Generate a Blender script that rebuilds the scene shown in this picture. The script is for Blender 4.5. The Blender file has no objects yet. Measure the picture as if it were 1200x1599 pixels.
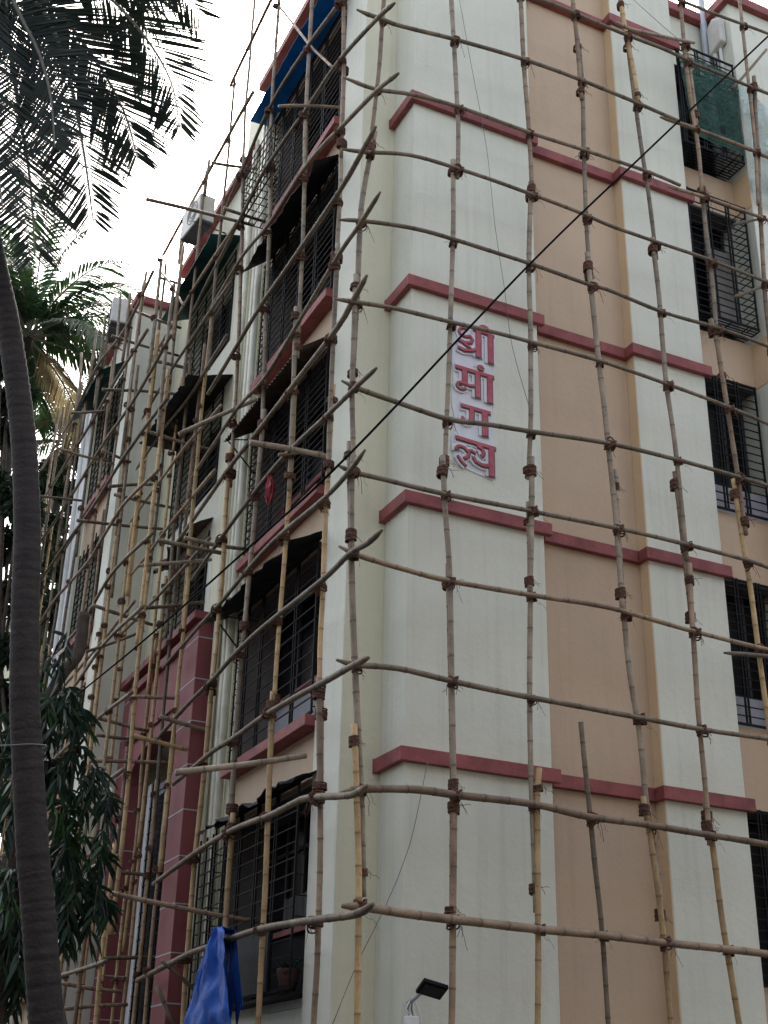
import bpy, math, random
from mathutils import Vector, Matrix, noise
R=math.radians
S=bpy.context.scene
COL=S.collection
# ---------------------------------------------------------------- camera, sky, sun, exposure
cam=bpy.data.cameras.new('camera'); cob=bpy.data.objects.new('camera',cam); COL.objects.link(cob)
cob.location=(-6.0417,-12.161,1.6); cob.rotation_euler=(R(115.4566),R(-1.2377),R(-25.8508))
cam.sensor_fit='VERTICAL'; cam.sensor_height=24.0; cam.lens=24.0*2049.5/1599.0
cam.clip_start=.05; cam.clip_end=2000
S.camera=cob
SUN_EL,SUN_AZ=52,22          # sun high behind the block (azimuth from +y towards +x)
S.cycles.max_bounces=6; S.cycles.diffuse_bounces=4; S.cycles.glossy_bounces=2; S.cycles.transparent_max_bounces=6; S.cycles.caustics_reflective=False
w=bpy.data.worlds.new('World'); S.world=w; w.use_nodes=True
wt=w.node_tree; wt.nodes.clear()
sky=wt.nodes.new('ShaderNodeTexSky'); sky.sky_type='NISHITA'; sky.sun_disc=False
sky.sun_elevation=R(SUN_EL); sky.sun_rotation=R(SUN_AZ); sky.air_density=1.2; sky.dust_density=6.0; sky.ozone_density=1.0
hs=wt.nodes.new('ShaderNodeHueSaturation'); hs.inputs['Saturation'].default_value=.50
bg=wt.nodes.new('ShaderNodeBackground'); bg.inputs[1].default_value=.15
wo=wt.nodes.new('ShaderNodeOutputWorld')
wt.links.new(sky.outputs[0],hs.inputs['Color']); wt.links.new(hs.outputs[0],bg.inputs[0]); wt.links.new(bg.outputs[0],wo.inputs[0])
sl=bpy.data.lights.new('sun','SUN'); sl.energy=1.2; sl.angle=R(12); sl.color=(1,.96,.9)
so=bpy.data.objects.new('sun',sl); COL.objects.link(so); so.location=(10,30,40)
sd=Vector((math.sin(R(SUN_AZ))*math.cos(R(SUN_EL)),math.cos(R(SUN_AZ))*math.cos(R(SUN_EL)),math.sin(R(SUN_EL))))
so.rotation_euler=sd.to_track_quat('Z','Y').to_euler()
vs=S.view_settings; vs.view_transform='Standard'; vs.look='None'; vs.exposure=1.82; vs.gamma=1; vs.use_curve_mapping=False
# ---------------------------------------------------------------- helpers
class MB:
    def __init__(s): s.v=[]; s.f=[]; s.a=[]
    def quad(s,a,b,c,d):
        i=len(s.v); s.v+=[tuple(a),tuple(b),tuple(c),tuple(d)]; s.f.append((i,i+1,i+2,i+3)); return s
    def tri(s,a,b,c):
        i=len(s.v); s.v+=[tuple(a),tuple(b),tuple(c)]; s.f.append((i,i+1,i+2)); return s
    def box(s,x0,x1,y0,y1,z0,z1):
        i=len(s.v)
        s.v+=[(x0,y0,z0),(x1,y0,z0),(x1,y1,z0),(x0,y1,z0),(x0,y0,z1),(x1,y0,z1),(x1,y1,z1),(x0,y1,z1)]
        s.f+=[tuple(i+k for k in q) for q in ((0,3,2,1),(4,5,6,7),(0,1,5,4),(1,2,6,5),(2,3,7,6),(3,0,4,7))]; return s
    def grid(s,G,off=None):
        i0=len(s.v); n=len(G); m=len(G[0])
        for row in G:
            for p in row: s.v.append(tuple(p if off is None else Vector(p)+off))
        for i in range(n-1):
            for j in range(m-1):
                q=(i0+i*m+j,i0+(i+1)*m+j,i0+(i+1)*m+j+1,i0+i*m+j+1); s.f.append(q if off is None else q[::-1])
        return s
    def prism(s,poly,h):           # poly: list of 3-D points in order, h: offset vector
        i=len(s.v); n=len(poly); h=Vector(h)
        s.v+=[tuple(p) for p in poly]+[tuple(Vector(p)+h) for p in poly]
        s.f.append(tuple(range(i+n-1,i-1,-1))); s.f.append(tuple(range(i+n,i+2*n)))
        for k in range(n):
            l=(k+1)%n; s.f.append((i+k,i+l,i+n+l,i+n+k))
        return s
    def tube(s,pts,rad,n=8,cap=True,attr=None):
        pts=[Vector(p) for p in pts]; m=len(pts)
        if not hasattr(rad,'__len__'): rad=[rad]*m
        up=Vector((.31,.22,.93)); i0=len(s.v)
        t0=(pts[1]-pts[0]).normalized()
        u=t0.cross(up)
        if u.length<.05: u=t0.cross(Vector((1,0,0)))
        u.normalize()
        for k in range(m):
            t=(pts[min(k+1,m-1)]-pts[max(k-1,0)]); t=t.normalized() if t.length>1e-9 else t0
            u=(u-t*u.dot(t)); u=u.normalized() if u.length>1e-6 else t.orthogonal().normalized()
            b=t.cross(u)
            for j in range(n):
                a=2*math.pi*j/n
                s.v.append(tuple(pts[k]+(u*math.cos(a)+b*math.sin(a))*rad[k]))
                if attr is not None: s.a.append(attr[k])
        for k in range(m-1):
            for j in range(n):
                l=(j+1)%n; s.f.append((i0+k*n+j,i0+k*n+l,i0+(k+1)*n+l,i0+(k+1)*n+j))
        if cap:
            s.f.append(tuple(i0+j for j in range(n-1,-1,-1))); s.f.append(tuple(i0+(m-1)*n+j for j in range(n)))
        return s
    def mesh(s,name,mat,smooth=False):
        me=bpy.data.meshes.new(name); me.from_pydata(s.v,[],s.f)
        if smooth: me.polygons.foreach_set('use_smooth',[True]*len(me.polygons))
        if s.a and len(s.a)==len(s.v):
            at=me.attributes.new('ring','FLOAT','POINT'); at.data.foreach_set('value',s.a)
        if mat is not None: me.materials.append(mat)
        me.update(); return me
    def build(s,name,mat,parent=None,smooth=False,bevel=0):
        o=bpy.data.objects.new(name,s.mesh(name,mat,smooth)); COL.objects.link(o)
        if parent is not None: o.parent=parent
        if bevel:
            b=o.modifiers.new('bevel','BEVEL'); b.width=bevel; b.segments=2; b.limit_method='ANGLE'
        return o
def inst(name,me,parent=None,loc=(0,0,0),rot=(0,0,0),sc=1):
    o=bpy.data.objects.new(name,me); COL.objects.link(o); o.parent=parent
    o.location=loc; o.rotation_euler=rot; o.scale=(sc,sc,sc) if not hasattr(sc,'__len__') else sc
    return o
def tag(o,label=None,cat=None,group=None,kind=None):
    if label: o['label']=label
    if cat: o['category']=cat
    if group: o['group']=group
    if kind: o['kind']=kind
    return o
def thing(name,label,cat,loc=(0,0,0),group=None):
    o=bpy.data.objects.new(name,None); COL.objects.link(o); o.location=loc; o.empty_display_size=.2
    return tag(o,label,cat,group)
def box(name,x0,x1,y0,y1,z0,z1,mat,parent=None,bevel=0):
    return MB().box(x0,x1,y0,y1,z0,z1).build(name,mat,parent,bevel=bevel)
def spline(pts,step=.1):
    P=[Vector(p) for p in pts]
    if len(P)==2: P=[P[0],P[0].lerp(P[1],.5),P[1]]
    Q=[P[0]*2-P[1]]+P+[P[-1]*2-P[-2]]; out=[]
    for k in range(1,len(Q)-2):
        a,b,c,d=Q[k-1],Q[k],Q[k+1],Q[k+2]; n=max(1,int((c-b).length/step))
        for i in range(n):
            t=i/n; out.append(.5*((2*b)+(c-a)*t+(2*a-5*b+4*c-d)*t*t+(3*b-a-3*c+d)*t**3))
    out.append(P[-1]); return out
# ---------------------------------------------------------------- materials
def mat(name,col,rough=.8,var=.12,scale=3.0,bump=0.0,bscale=40.0,col2=None,metal=0,spec=.3,rand=0.0,stretch=None,detail=5):
    m=bpy.data.materials.new(name); m.use_nodes=True; t=m.node_tree; N=t.nodes; L=t.links
    b=N['Principled BSDF']; b.inputs['Roughness'].default_value=rough; b.inputs['Metallic'].default_value=metal
    b.inputs['Specular IOR Level'].default_value=spec
    tc=N.new('ShaderNodeTexCoord'); src=tc.outputs['Object']
    if stretch:
        mp=N.new('ShaderNodeMapping'); mp.inputs['Scale'].default_value=stretch; L.new(src,mp.inputs[0]); src=mp.outputs[0]
    nz=N.new('ShaderNodeTexNoise'); nz.inputs['Scale'].default_value=scale; nz.inputs['Detail'].default_value=detail; nz.inputs['Roughness'].default_value=.6
    L.new(src,nz.inputs['Vector'])
    cr=N.new('ShaderNodeValToRGB'); c2=col2 or tuple(c*(1-var) for c in col); c1=col if col2 else tuple(min(1,c*(1+var)) for c in col)
    cr.color_ramp.elements[0].position=.3; cr.color_ramp.elements[1].position=.7
    cr.color_ramp.elements[0].color=(*c2,1); cr.color_ramp.elements[1].color=(*c1,1)
    L.new(nz.outputs['Fac'],cr.inputs[0]); out=cr.outputs[0]
    if rand:
        oi=N.new('ShaderNodeObjectInfo'); h=N.new('ShaderNodeHueSaturation'); ma=N.new('ShaderNodeMapRange')
        ma.inputs['To Min'].default_value=1-rand; ma.inputs['To Max'].default_value=1+rand
        L.new(oi.outputs['Random'],ma.inputs['Value']); L.new(ma.outputs[0],h.inputs['Value']); L.new(out,h.inputs['Color']); out=h.outputs[0]
    L.new(out,b.inputs['Base Color'])
    if bump:
        n2=N.new('ShaderNodeTexNoise'); n2.inputs['Scale'].default_value=bscale; n2.inputs['Detail'].default_value=6; L.new(tc.outputs['Object'],n2.inputs['Vector'])
        bp=N.new('ShaderNodeBump'); bp.inputs['Strength'].default_value=bump; bp.inputs['Distance'].default_value=.02
        L.new(n2.outputs['Fac'],bp.inputs['Height']); L.new(bp.outputs[0],b.inputs['Normal'])
    m['out']=0
    return m
def paint(name,col,dirt,streak=.55):
    """painted plaster: large patches, faint rain streaks, hand-trowelled relief"""
    m=bpy.data.materials.new(name); m.use_nodes=True; t=m.node_tree; N=t.nodes; L=t.links
    b=N['Principled BSDF']; b.inputs['Roughness'].default_value=.62; b.inputs['Specular IOR Level'].default_value=.25
    tc=N.new('ShaderNodeTexCoord')
    n1=N.new('ShaderNodeTexNoise'); n1.inputs['Scale'].default_value=.55; n1.inputs['Detail'].default_value=6; n1.inputs['Roughness'].default_value=.65
    L.new(tc.outputs['Object'],n1.inputs['Vector'])
    mp=N.new('ShaderNodeMapping'); mp.inputs['Scale'].default_value=(5.5,5.5,.22); L.new(tc.outputs['Object'],mp.inputs[0])
    n2=N.new('ShaderNodeTexNoise'); n2.inputs['Scale'].default_value=1.3; n2.inputs['Detail'].default_value=7; n2.inputs['Roughness'].default_value=.62; L.new(mp.outputs[0],n2.inputs['Vector'])
    n3=N.new('ShaderNodeTexNoise'); n3.inputs['Scale'].default_value=26; n3.inputs['Detail'].default_value=4; L.new(tc.outputs['Object'],n3.inputs['Vector'])
    r1=N.new('ShaderNodeMapRange'); r1.inputs['From Min'].default_value=.35; r1.inputs['From Max'].default_value=.75; r1.inputs['To Max'].default_value=.55; L.new(n1.outputs['Fac'],r1.inputs['Value'])
    r2=N.new('ShaderNodeMapRange'); r2.inputs['From Min'].default_value=.5; r2.inputs['From Max'].default_value=.8; r2.inputs['To Max'].default_value=streak; L.new(n2.outputs['Fac'],r2.inputs['Value'])
    r3=N.new('ShaderNodeMapRange'); r3.inputs['From Min'].default_value=.62; r3.inputs['From Max'].default_value=.75; r3.inputs['To Max'].default_value=.18; L.new(n3.outputs['Fac'],r3.inputs['Value'])
    ad=N.new('ShaderNodeMath'); ad.operation='ADD'; L.new(r1.outputs[0],ad.inputs[0]); L.new(r2.outputs[0],ad.inputs[1])
    a2=N.new('ShaderNodeMath'); a2.operation='ADD'; a2.use_clamp=True; L.new(ad.outputs[0],a2.inputs[0]); L.new(r3.outputs[0],a2.inputs[1])
    mx=N.new('ShaderNodeMix'); mx.data_type='RGBA'; mx.inputs['A'].default_value=(*col,1); mx.inputs['B'].default_value=(*dirt,1)
    L.new(a2.outputs[0],mx.inputs['Factor']); L.new(mx.outputs['Result'],b.inputs['Base Color'])
    n4=N.new('ShaderNodeTexNoise'); n4.inputs['Scale'].default_value=11; n4.inputs['Detail'].default_value=9; n4.inputs['Roughness'].default_value=.7; L.new(tc.outputs['Object'],n4.inputs['Vector'])
    bp=N.new('ShaderNodeBump'); bp.inputs['Strength'].default_value=.55; bp.inputs['Distance'].default_value=.014; L.new(n4.outputs['Fac'],bp.inputs['Height']); L.new(bp.outputs[0],b.inputs['Normal'])
    return m
def bamboo_mat(name,c1,c2,ringc):
    m=bpy.data.materials.new(name); m.use_nodes=True; t=m.node_tree; N=t.nodes; L=t.links
    b=N['Principled BSDF']; b.inputs['Roughness'].default_value=.6; b.inputs['Specular IOR Level'].default_value=.3
    tc=N.new('ShaderNodeTexCoord'); oi=N.new('ShaderNodeObjectInfo')
    va=N.new('ShaderNodeVectorMath'); va.operation='ADD'; L.new(tc.outputs['Object'],va.inputs[0])
    sc=N.new('ShaderNodeVectorMath'); sc.operation='SCALE'; sc.inputs[0].default_value=(17,31,7); L.new(oi.outputs['Random'],sc.inputs['Scale']); L.new(sc.outputs[0],va.inputs[1])
    n1=N.new('ShaderNodeTexNoise'); n1.inputs['Scale'].default_value=2.2; n1.inputs['Detail'].default_value=8; n1.inputs['Roughness'].default_value=.7; L.new(va.outputs[0],n1.inputs['Vector'])
    n2=N.new('ShaderNodeTexNoise'); n2.inputs['Scale'].default_value=28; n2.inputs['Detail'].default_value=4; L.new(va.outputs[0],n2.inputs['Vector'])
    cr=N.new('ShaderNodeValToRGB'); cr.color_ramp.elements[0].position=.36; cr.color_ramp.elements[1].position=.66
    cr.color_ramp.elements[0].color=(*c2,1); cr.color_ramp.elements[1].color=(*c1,1); L.new(n1.outputs['Fac'],cr.inputs[0])
    r2=N.new('ShaderNodeMapRange'); r2.inputs['From Min'].default_value=.55; r2.inputs['From Max'].default_value=.75; r2.inputs['To Max'].default_value=.55; L.new(n2.outputs['Fac'],r2.inputs['Value'])
    m1=N.new('ShaderNodeMix'); m1.data_type='RGBA'; m1.inputs['B'].default_value=(*[c*.45 for c in c2],1); L.new(r2.outputs[0],m1.inputs['Factor']); L.new(cr.outputs[0],m1.inputs['A'])
    at=N.new('ShaderNodeAttribute'); at.attribute_name='ring'
    m2=N.new('ShaderNodeMix'); m2.data_type='RGBA'; m2.inputs['B'].default_value=(*ringc,1); L.new(at.outputs['Fac'],m2.inputs['Factor']); L.new(m1.outputs['Result'],m2.inputs['A'])
    h=N.new('ShaderNodeHueSaturation'); mr=N.new('ShaderNodeMapRange'); mr.inputs['To Min'].default_value=.70; mr.inputs['To Max'].default_value=1.3
    L.new(oi.outputs['Random'],mr.inputs['Value']); L.new(mr.outputs[0],h.inputs['Value']); L.new(m2.outputs['Result'],h.inputs['Color']); L.new(h.outputs[0],b.inputs['Base Color'])
    bp=N.new('ShaderNodeBump'); bp.inputs['Strength'].default_value=.4; bp.inputs['Distance'].default_value=.01; L.new(n2.outputs['Fac'],bp.inputs['Height']); L.new(bp.outputs[0],b.inputs['Normal'])
    return m
def leaf_mat(name,c1,c2,trans=.25,rough=.45):
    m=bpy.data.materials.new(name); m.use_nodes=True; t=m.node_tree; N=t.nodes; L=t.links
    b=N['Principled BSDF']; b.inputs['Roughness'].default_value=rough; b.inputs['Specular IOR Level'].default_value=.15
    tc=N.new('ShaderNodeTexCoord'); nz=N.new('ShaderNodeTexNoise'); nz.inputs['Scale'].default_value=2.6; nz.inputs['Detail'].default_value=6; L.new(tc.outputs['Object'],nz.inputs['Vector'])
    cr=N.new('ShaderNodeValToRGB'); cr.color_ramp.elements[0].position=.35; cr.color_ramp.elements[1].position=.68
    cr.color_ramp.elements[0].color=(*c2,1); cr.color_ramp.elements[1].color=(*c1,1); L.new(nz.outputs['Fac'],cr.inputs[0]); L.new(cr.outputs[0],b.inputs['Base Color'])
    tl=N.new('ShaderNodeBsdfTranslucent'); h=N.new('ShaderNodeHueSaturation'); h.inputs['Value'].default_value=1.5; L.new(cr.outputs[0],h.inputs['Color']); L.new(h.outputs[0],tl.inputs['Color'])
    mx=N.new('ShaderNodeMixShader'); mx.inputs[0].default_value=trans; L.new(b.outputs[0],mx.inputs[1]); L.new(tl.outputs[0],mx.inputs[2])
    L.new(mx.outputs[0],N['Material Output'].inputs['Surface']); return m
M={}
M['cream']=paint('cream_paint',(.67,.675,.58),(.50,.50,.43))
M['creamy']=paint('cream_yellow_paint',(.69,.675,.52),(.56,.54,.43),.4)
M['tan']=paint('tan_paint',(.53,.40,.285),(.41,.305,.22),.4)
M['ochre']=paint('ochre_flank',(.66,.49,.31),(.56,.42,.27),.2)
M['red']=mat('red_oxide_paint',(.235,.066,.066),.6,.32,3.5,.25,30)
M['redwall']=mat('portal_red_paint',(.19,.052,.056),.6,.15,1.2,.2,20)
M['white']=mat('white_plaster',(.72,.73,.74),.6,.1,2.5,.2,25)
M['grey']=mat('lavender_grey_plaster',(.33,.33,.37),.7,.12,2.0,.2,25)
M['black']=mat('black_painted_steel',(.008,.008,.009),.65,.3,9,0,1,spec=.12)
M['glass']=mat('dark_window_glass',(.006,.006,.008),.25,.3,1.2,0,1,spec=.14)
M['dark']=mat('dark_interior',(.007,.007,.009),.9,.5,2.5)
M['frame']=mat('aluminium_frame',(.045,.045,.05),.6,.2,5,0,1,spec=.2)
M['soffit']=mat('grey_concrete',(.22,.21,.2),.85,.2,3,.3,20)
M['awn_brown']=mat('rusted_corrugated_sheet',(.075,.058,.045),.7,.4,5,.3,30,rand=.1)
M['awn_black']=mat('black_canvas',(.018,.019,.022),.75,.3,4,.3,25)
M['awn_blue']=mat('blue_awning_sheet',(.012,.10,.19),.5,.25,2.5,.2,15)
M['awn_blue']=leaf_mat('blue_awning_sheet',(.012,.13,.25),(.010,.095,.19),.45,.5)
M['awn_green']=mat('green_awning_sheet',(.01,.055,.058),.5,.3,2.5,.2,15)
M['tarp']=mat('blue_tarpaulin',(.012,.075,.36),.55,.3,7,.25,40,spec=.2)
M['pipe']=mat('painted_pipe',(.55,.55,.46),.5,.18,4)
M['pipegrey']=mat('grey_drainpipe',(.36,.39,.43),.5,.12,4)
M['bam0']=bamboo_mat('weathered_grey_bamboo',(.31,.255,.19),(.145,.115,.085),(.07,.055,.045))
M['bam1']=bamboo_mat('brown_bamboo',(.33,.235,.155),(.16,.11,.077),(.085,.055,.038))
M['bam2']=bamboo_mat('fresh_yellow_bamboo',(.48,.335,.17),(.29,.195,.10),(.15,.09,.045))
M['bam3']=bamboo_mat('dark_weathered_bamboo',(.19,.148,.10),(.085,.066,.047),(.05,.037,.03))
M['rope']=mat('coir_rope',(.115,.058,.042),.9,.4,30,.6,90,rand=.2)
M['trunk']=mat('palm_bark',(.034,.028,.027),.85,.35,6,.7,30,stretch=(1,1,3))
def ring_bark(m):
    t=m.node_tree; N=t.nodes; L=t.links; b=N['Principled BSDF']; src=b.inputs['Base Color'].links[0].from_socket
    at=N.new('ShaderNodeAttribute'); at.attribute_name='ring'; mx=N.new('ShaderNodeMix'); mx.data_type='RGBA'; mx.inputs['B'].default_value=(.010,.008,.008,1)
    L.new(at.outputs['Fac'],mx.inputs['Factor']); L.new(src,mx.inputs['A']); L.new(mx.outputs['Result'],b.inputs['Base Color'])
ring_bark(M['trunk'])
M['bark']=mat('rough_bark',(.058,.044,.036),.9,.35,8,.8,30)
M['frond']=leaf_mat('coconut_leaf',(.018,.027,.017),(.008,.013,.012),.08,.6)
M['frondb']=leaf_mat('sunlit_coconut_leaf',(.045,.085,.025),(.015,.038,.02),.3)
M['fronddry']=leaf_mat('dry_coconut_leaf',(.20,.16,.09),(.10,.085,.05),.3)
M['rachis']=mat('frond_rib',(.10,.10,.075),.6,.2,6)
M['ashoka']=leaf_mat('glossy_dark_leaf',(.022,.048,.024),(.009,.02,.015),.15,.4)
M['ashoka2']=leaf_mat('young_green_leaf',(.04,.09,.025),(.02,.045,.02),.25,.4)
M['broad']=leaf_mat('broad_leaf',(.03,.05,.024),(.013,.024,.017),.2)
M['cable']=mat('black_cable',(.006,.006,.007),.9,.2,5,spec=.05)
M['thinwire']=mat('thin_grey_wire',(.14,.14,.14),.6,.2,5)
M['letter']=mat('red_letter_paint',(.36,.05,.075),.6,.35,9,col2=(.42,.13,.16))
M['lettershadow']=mat('letter_shadow_tone',(.13,.10,.11),.7,.3,14)
M['paper']=mat('white_sheet',(.63,.64,.68),.7,.07,6,.25,15)
M['acw']=mat('off_white_metal',(.55,.54,.51),.5,.12,6)
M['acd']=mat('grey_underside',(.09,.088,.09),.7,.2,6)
M['cloth']=mat('red_cloth',(.20,.022,.034),.8,.3,12,.3,30)
M['curtain']=mat('maroon_curtain',(.055,.014,.018),.9,.4,6)
M['asphalt']=mat('asphalt',(.055,.054,.052),.9,.25,1.5,.5,60)
M['terra']=mat('dark_clay',(.06,.032,.024),.85,.3,12,.4,40)
def net_mat(name,col,scale,thr):
    m=mat(name,col,.8,.35,3); t=m.node_tree; N=t.nodes; L=t.links; b=N['Principled BSDF']
    tc=N.new('ShaderNodeTexCoord'); vo=N.new('ShaderNodeTexVoronoi'); vo.feature='DISTANCE_TO_EDGE'; vo.inputs['Scale'].default_value=scale; vo.inputs['Randomness'].default_value=.35
    L.new(tc.outputs['Object'],vo.inputs['Vector'])
    lt=N.new('ShaderNodeMath'); lt.operation='LESS_THAN'; lt.inputs[1].default_value=thr; L.new(vo.outputs['Distance'],lt.inputs[0]); L.new(lt.outputs[0],b.inputs['Alpha'])
    return m
M['greennet']=net_mat('green_shade_net',(.010,.050,.036),70,.22)
M['whitenet']=net_mat('pale_bird_net',(.42,.50,.48),20,.13)
RV=[([(-0.68,-0.45,15.65),(-0.7,-0.45,15.29),(-0.73,-0.45,14.25),(-0.77,-0.45,13.58),(-0.83,-0.45,12.57)],0.0289,1),([(-0.76,-0.42,13.03),(-0.81,-0.42,12.65),(-0.88,-0.42,12.03),(-0.91,-0.42,11.58),(-0.92,-0.42,10.42),(-0.93,-0.42,9.24)],0.0342,0),([(-0.96,-0.47,10.74),(-0.96,-0.47,9.33),(-0.92,-0.47,8.44),(-0.92,-0.47,7.97),(-0.89,-0.47,7.16)],0.0304,0),([(-0.94,-0.41,8.54),(-0.88,-0.41,7.31),(-0.81,-0.41,6.24),(-0.74,-0.41,5.43),(-0.68,-0.41,4.65),(-0.62,-0.41,3.67)],0.035,0),([(-0.8,-0.47,5.33),(-0.75,-0.47,4.63),(-0.7,-0.47,3.66),(-0.67,-0.47,2.53),(-0.66,-0.47,1.88),(-0.63,-0.47,-0.03)],0.0319,2),([(0.31,-0.45,16.26),(0.35,-0.45,15.32),(0.4,-0.45,14.3),(0.43,-0.45,13.55),(0.41,-0.45,12.71)],0.0319,0),([(0.37,-0.42,13.01),(0.36,-0.42,11.79),(0.33,-0.42,10.54),(0.28,-0.42,9.28),(0.25,-0.42,8.43)],0.0304,0),([(0.2,-0.46,8.63),(0.24,-0.46,7.93),(0.29,-0.46,7.16),(0.32,-0.46,5.99),(0.34,-0.46,5.17),(0.35,-0.46,4.72)],0.0304,0),([(0.3,-0.41,7.33),(0.33,-0.41,6.01),(0.35,-0.41,5.04),(0.35,-0.41,4.39),(0.34,-0.41,3.48)],0.0274,1),([(0.37,-0.43,4.88),(0.35,-0.43,3.63),(0.33,-0.43,2.58),(0.31,-0.43,1.91),(0.29,-0.43,-0.03)],0.0327,1),([(1.44,-0.45,16.82),(1.47,-0.45,15.24),(1.52,-0.45,13.99),(1.54,-0.45,12.75)],0.0319,1),([(1.54,-0.42,13.09),(1.48,-0.42,11.88),(1.46,-0.42,10.51),(1.43,-0.42,9.59),(1.37,-0.42,8.63)],0.0319,0),([(1.4,-0.46,8.91),(1.36,-0.46,7.93),(1.32,-0.46,7.17)],0.0342,0),([(1.37,-0.41,8.33),(1.36,-0.41,7.39),(1.32,-0.41,6.02),(1.3,-0.41,5.17),(1.31,-0.41,4.17),(1.32,-0.41,3.69)],0.0304,0),([(1.38,-0.45,5.17),(1.34,-0.45,4.76),(1.31,-0.45,3.53),(1.28,-0.45,2.63),(1.26,-0.45,1.94),(1.22,-0.45,-0.03)],0.0304,2),([(2.34,-0.45,17.27),(2.37,-0.45,16.51),(2.4,-0.45,15.41),(2.42,-0.45,14.88)],0.0319,1),([(2.41,-0.42,16.12),(2.46,-0.42,15.46),(2.42,-0.42,13.93),(2.4,-0.42,12.83),(2.41,-0.42,11.73)],0.0304,0),([(2.37,-0.45,12.22),(2.45,-0.45,10.6),(2.52,-0.45,9.41),(2.56,-0.45,8.71),(2.58,-0.45,7.96),(2.59,-0.45,7.18)],0.0342,0),([(2.63,-0.41,9.06),(2.62,-0.41,7.65),(2.67,-0.41,6.47),(2.75,-0.41,5.72),(2.78,-0.41,5.01),(2.86,-0.41,4.32),(2.89,-0.41,3.56)],0.0327,0),([(2.7,-0.46,5.04),(2.78,-0.46,4.51),(2.85,-0.46,3.65),(2.88,-0.46,2.71),(2.89,-0.46,1.98),(2.91,-0.46,-0.03)],0.0304,2),([(1.95,-0.43,5.77),(2.01,-0.43,4.98),(2.05,-0.43,4.24),(2.1,-0.43,3.59),(2.12,-0.43,2.67),(2.15,-0.43,1.96),(2.2,-0.43,-0.03)],0.0274,3),([(3.22,-0.45,17.31),(3.27,-0.45,16.68),(3.36,-0.45,15.96),(3.42,-0.45,15.25)],0.035,2),([(3.32,-0.42,16.54),(3.37,-0.42,15.5),(3.44,-0.42,14.33),(3.49,-0.42,13.66),(3.53,-0.42,12.53)],0.0304,0),([(3.47,-0.45,12.84),(3.5,-0.45,11.81),(3.5,-0.45,10.61),(3.55,-0.45,9.77),(3.59,-0.45,8.69),(3.6,-0.45,8.04)],0.0319,0),([(3.55,-0.41,9.26),(3.59,-0.41,8.44),(3.61,-0.41,7.59),(3.63,-0.41,7.12)],0.0304,1),([(3.63,-0.45,8.01),(3.59,-0.45,7.08),(3.57,-0.45,6.14),(3.58,-0.45,5.09),(3.57,-0.45,4.6)],0.0304,1),([(3.6,-0.41,5.14),(3.65,-0.41,4.54),(3.69,-0.41,3.79),(3.77,-0.41,3.0),(3.85,-0.41,2.13),(3.97,-0.41,-0.03)],0.0334,2),([(4.4,-0.45,18.16),(4.38,-0.45,16.94),(4.39,-0.45,15.79),(4.44,-0.45,14.82),(4.42,-0.45,13.99)],0.0304,1),([(4.46,-0.41,16.68),(4.49,-0.41,15.86),(4.5,-0.41,15.31)],0.0342,1),([(4.46,-0.43,14.2),(4.45,-0.43,13.34),(4.47,-0.43,12.46),(4.46,-0.43,11.51),(4.48,-0.43,10.76)],0.0304,0),([(4.35,-0.45,11.79),(4.43,-0.45,11.38),(4.5,-0.45,10.21),(4.55,-0.45,9.27),(4.58,-0.45,8.6)],0.0327,1),([(4.5,-0.41,9.39),(4.55,-0.41,8.48),(4.6,-0.41,7.79),(4.61,-0.41,6.87),(4.64,-0.41,6.15),(4.72,-0.41,4.65),(4.83,-0.41,3.47)],0.0319,2),([(5.63,-0.45,18.91),(5.61,-0.45,17.37),(5.6,-0.45,16.43),(5.57,-0.45,15.27),(5.47,-0.45,14.15)],0.0274,1),([(5.74,-0.43,16.77),(5.6,-0.43,15.05),(5.44,-0.43,13.0),(5.39,-0.43,11.89),(5.38,-0.43,10.06),(5.38,-0.43,8.65)],0.0327,1)]
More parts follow.
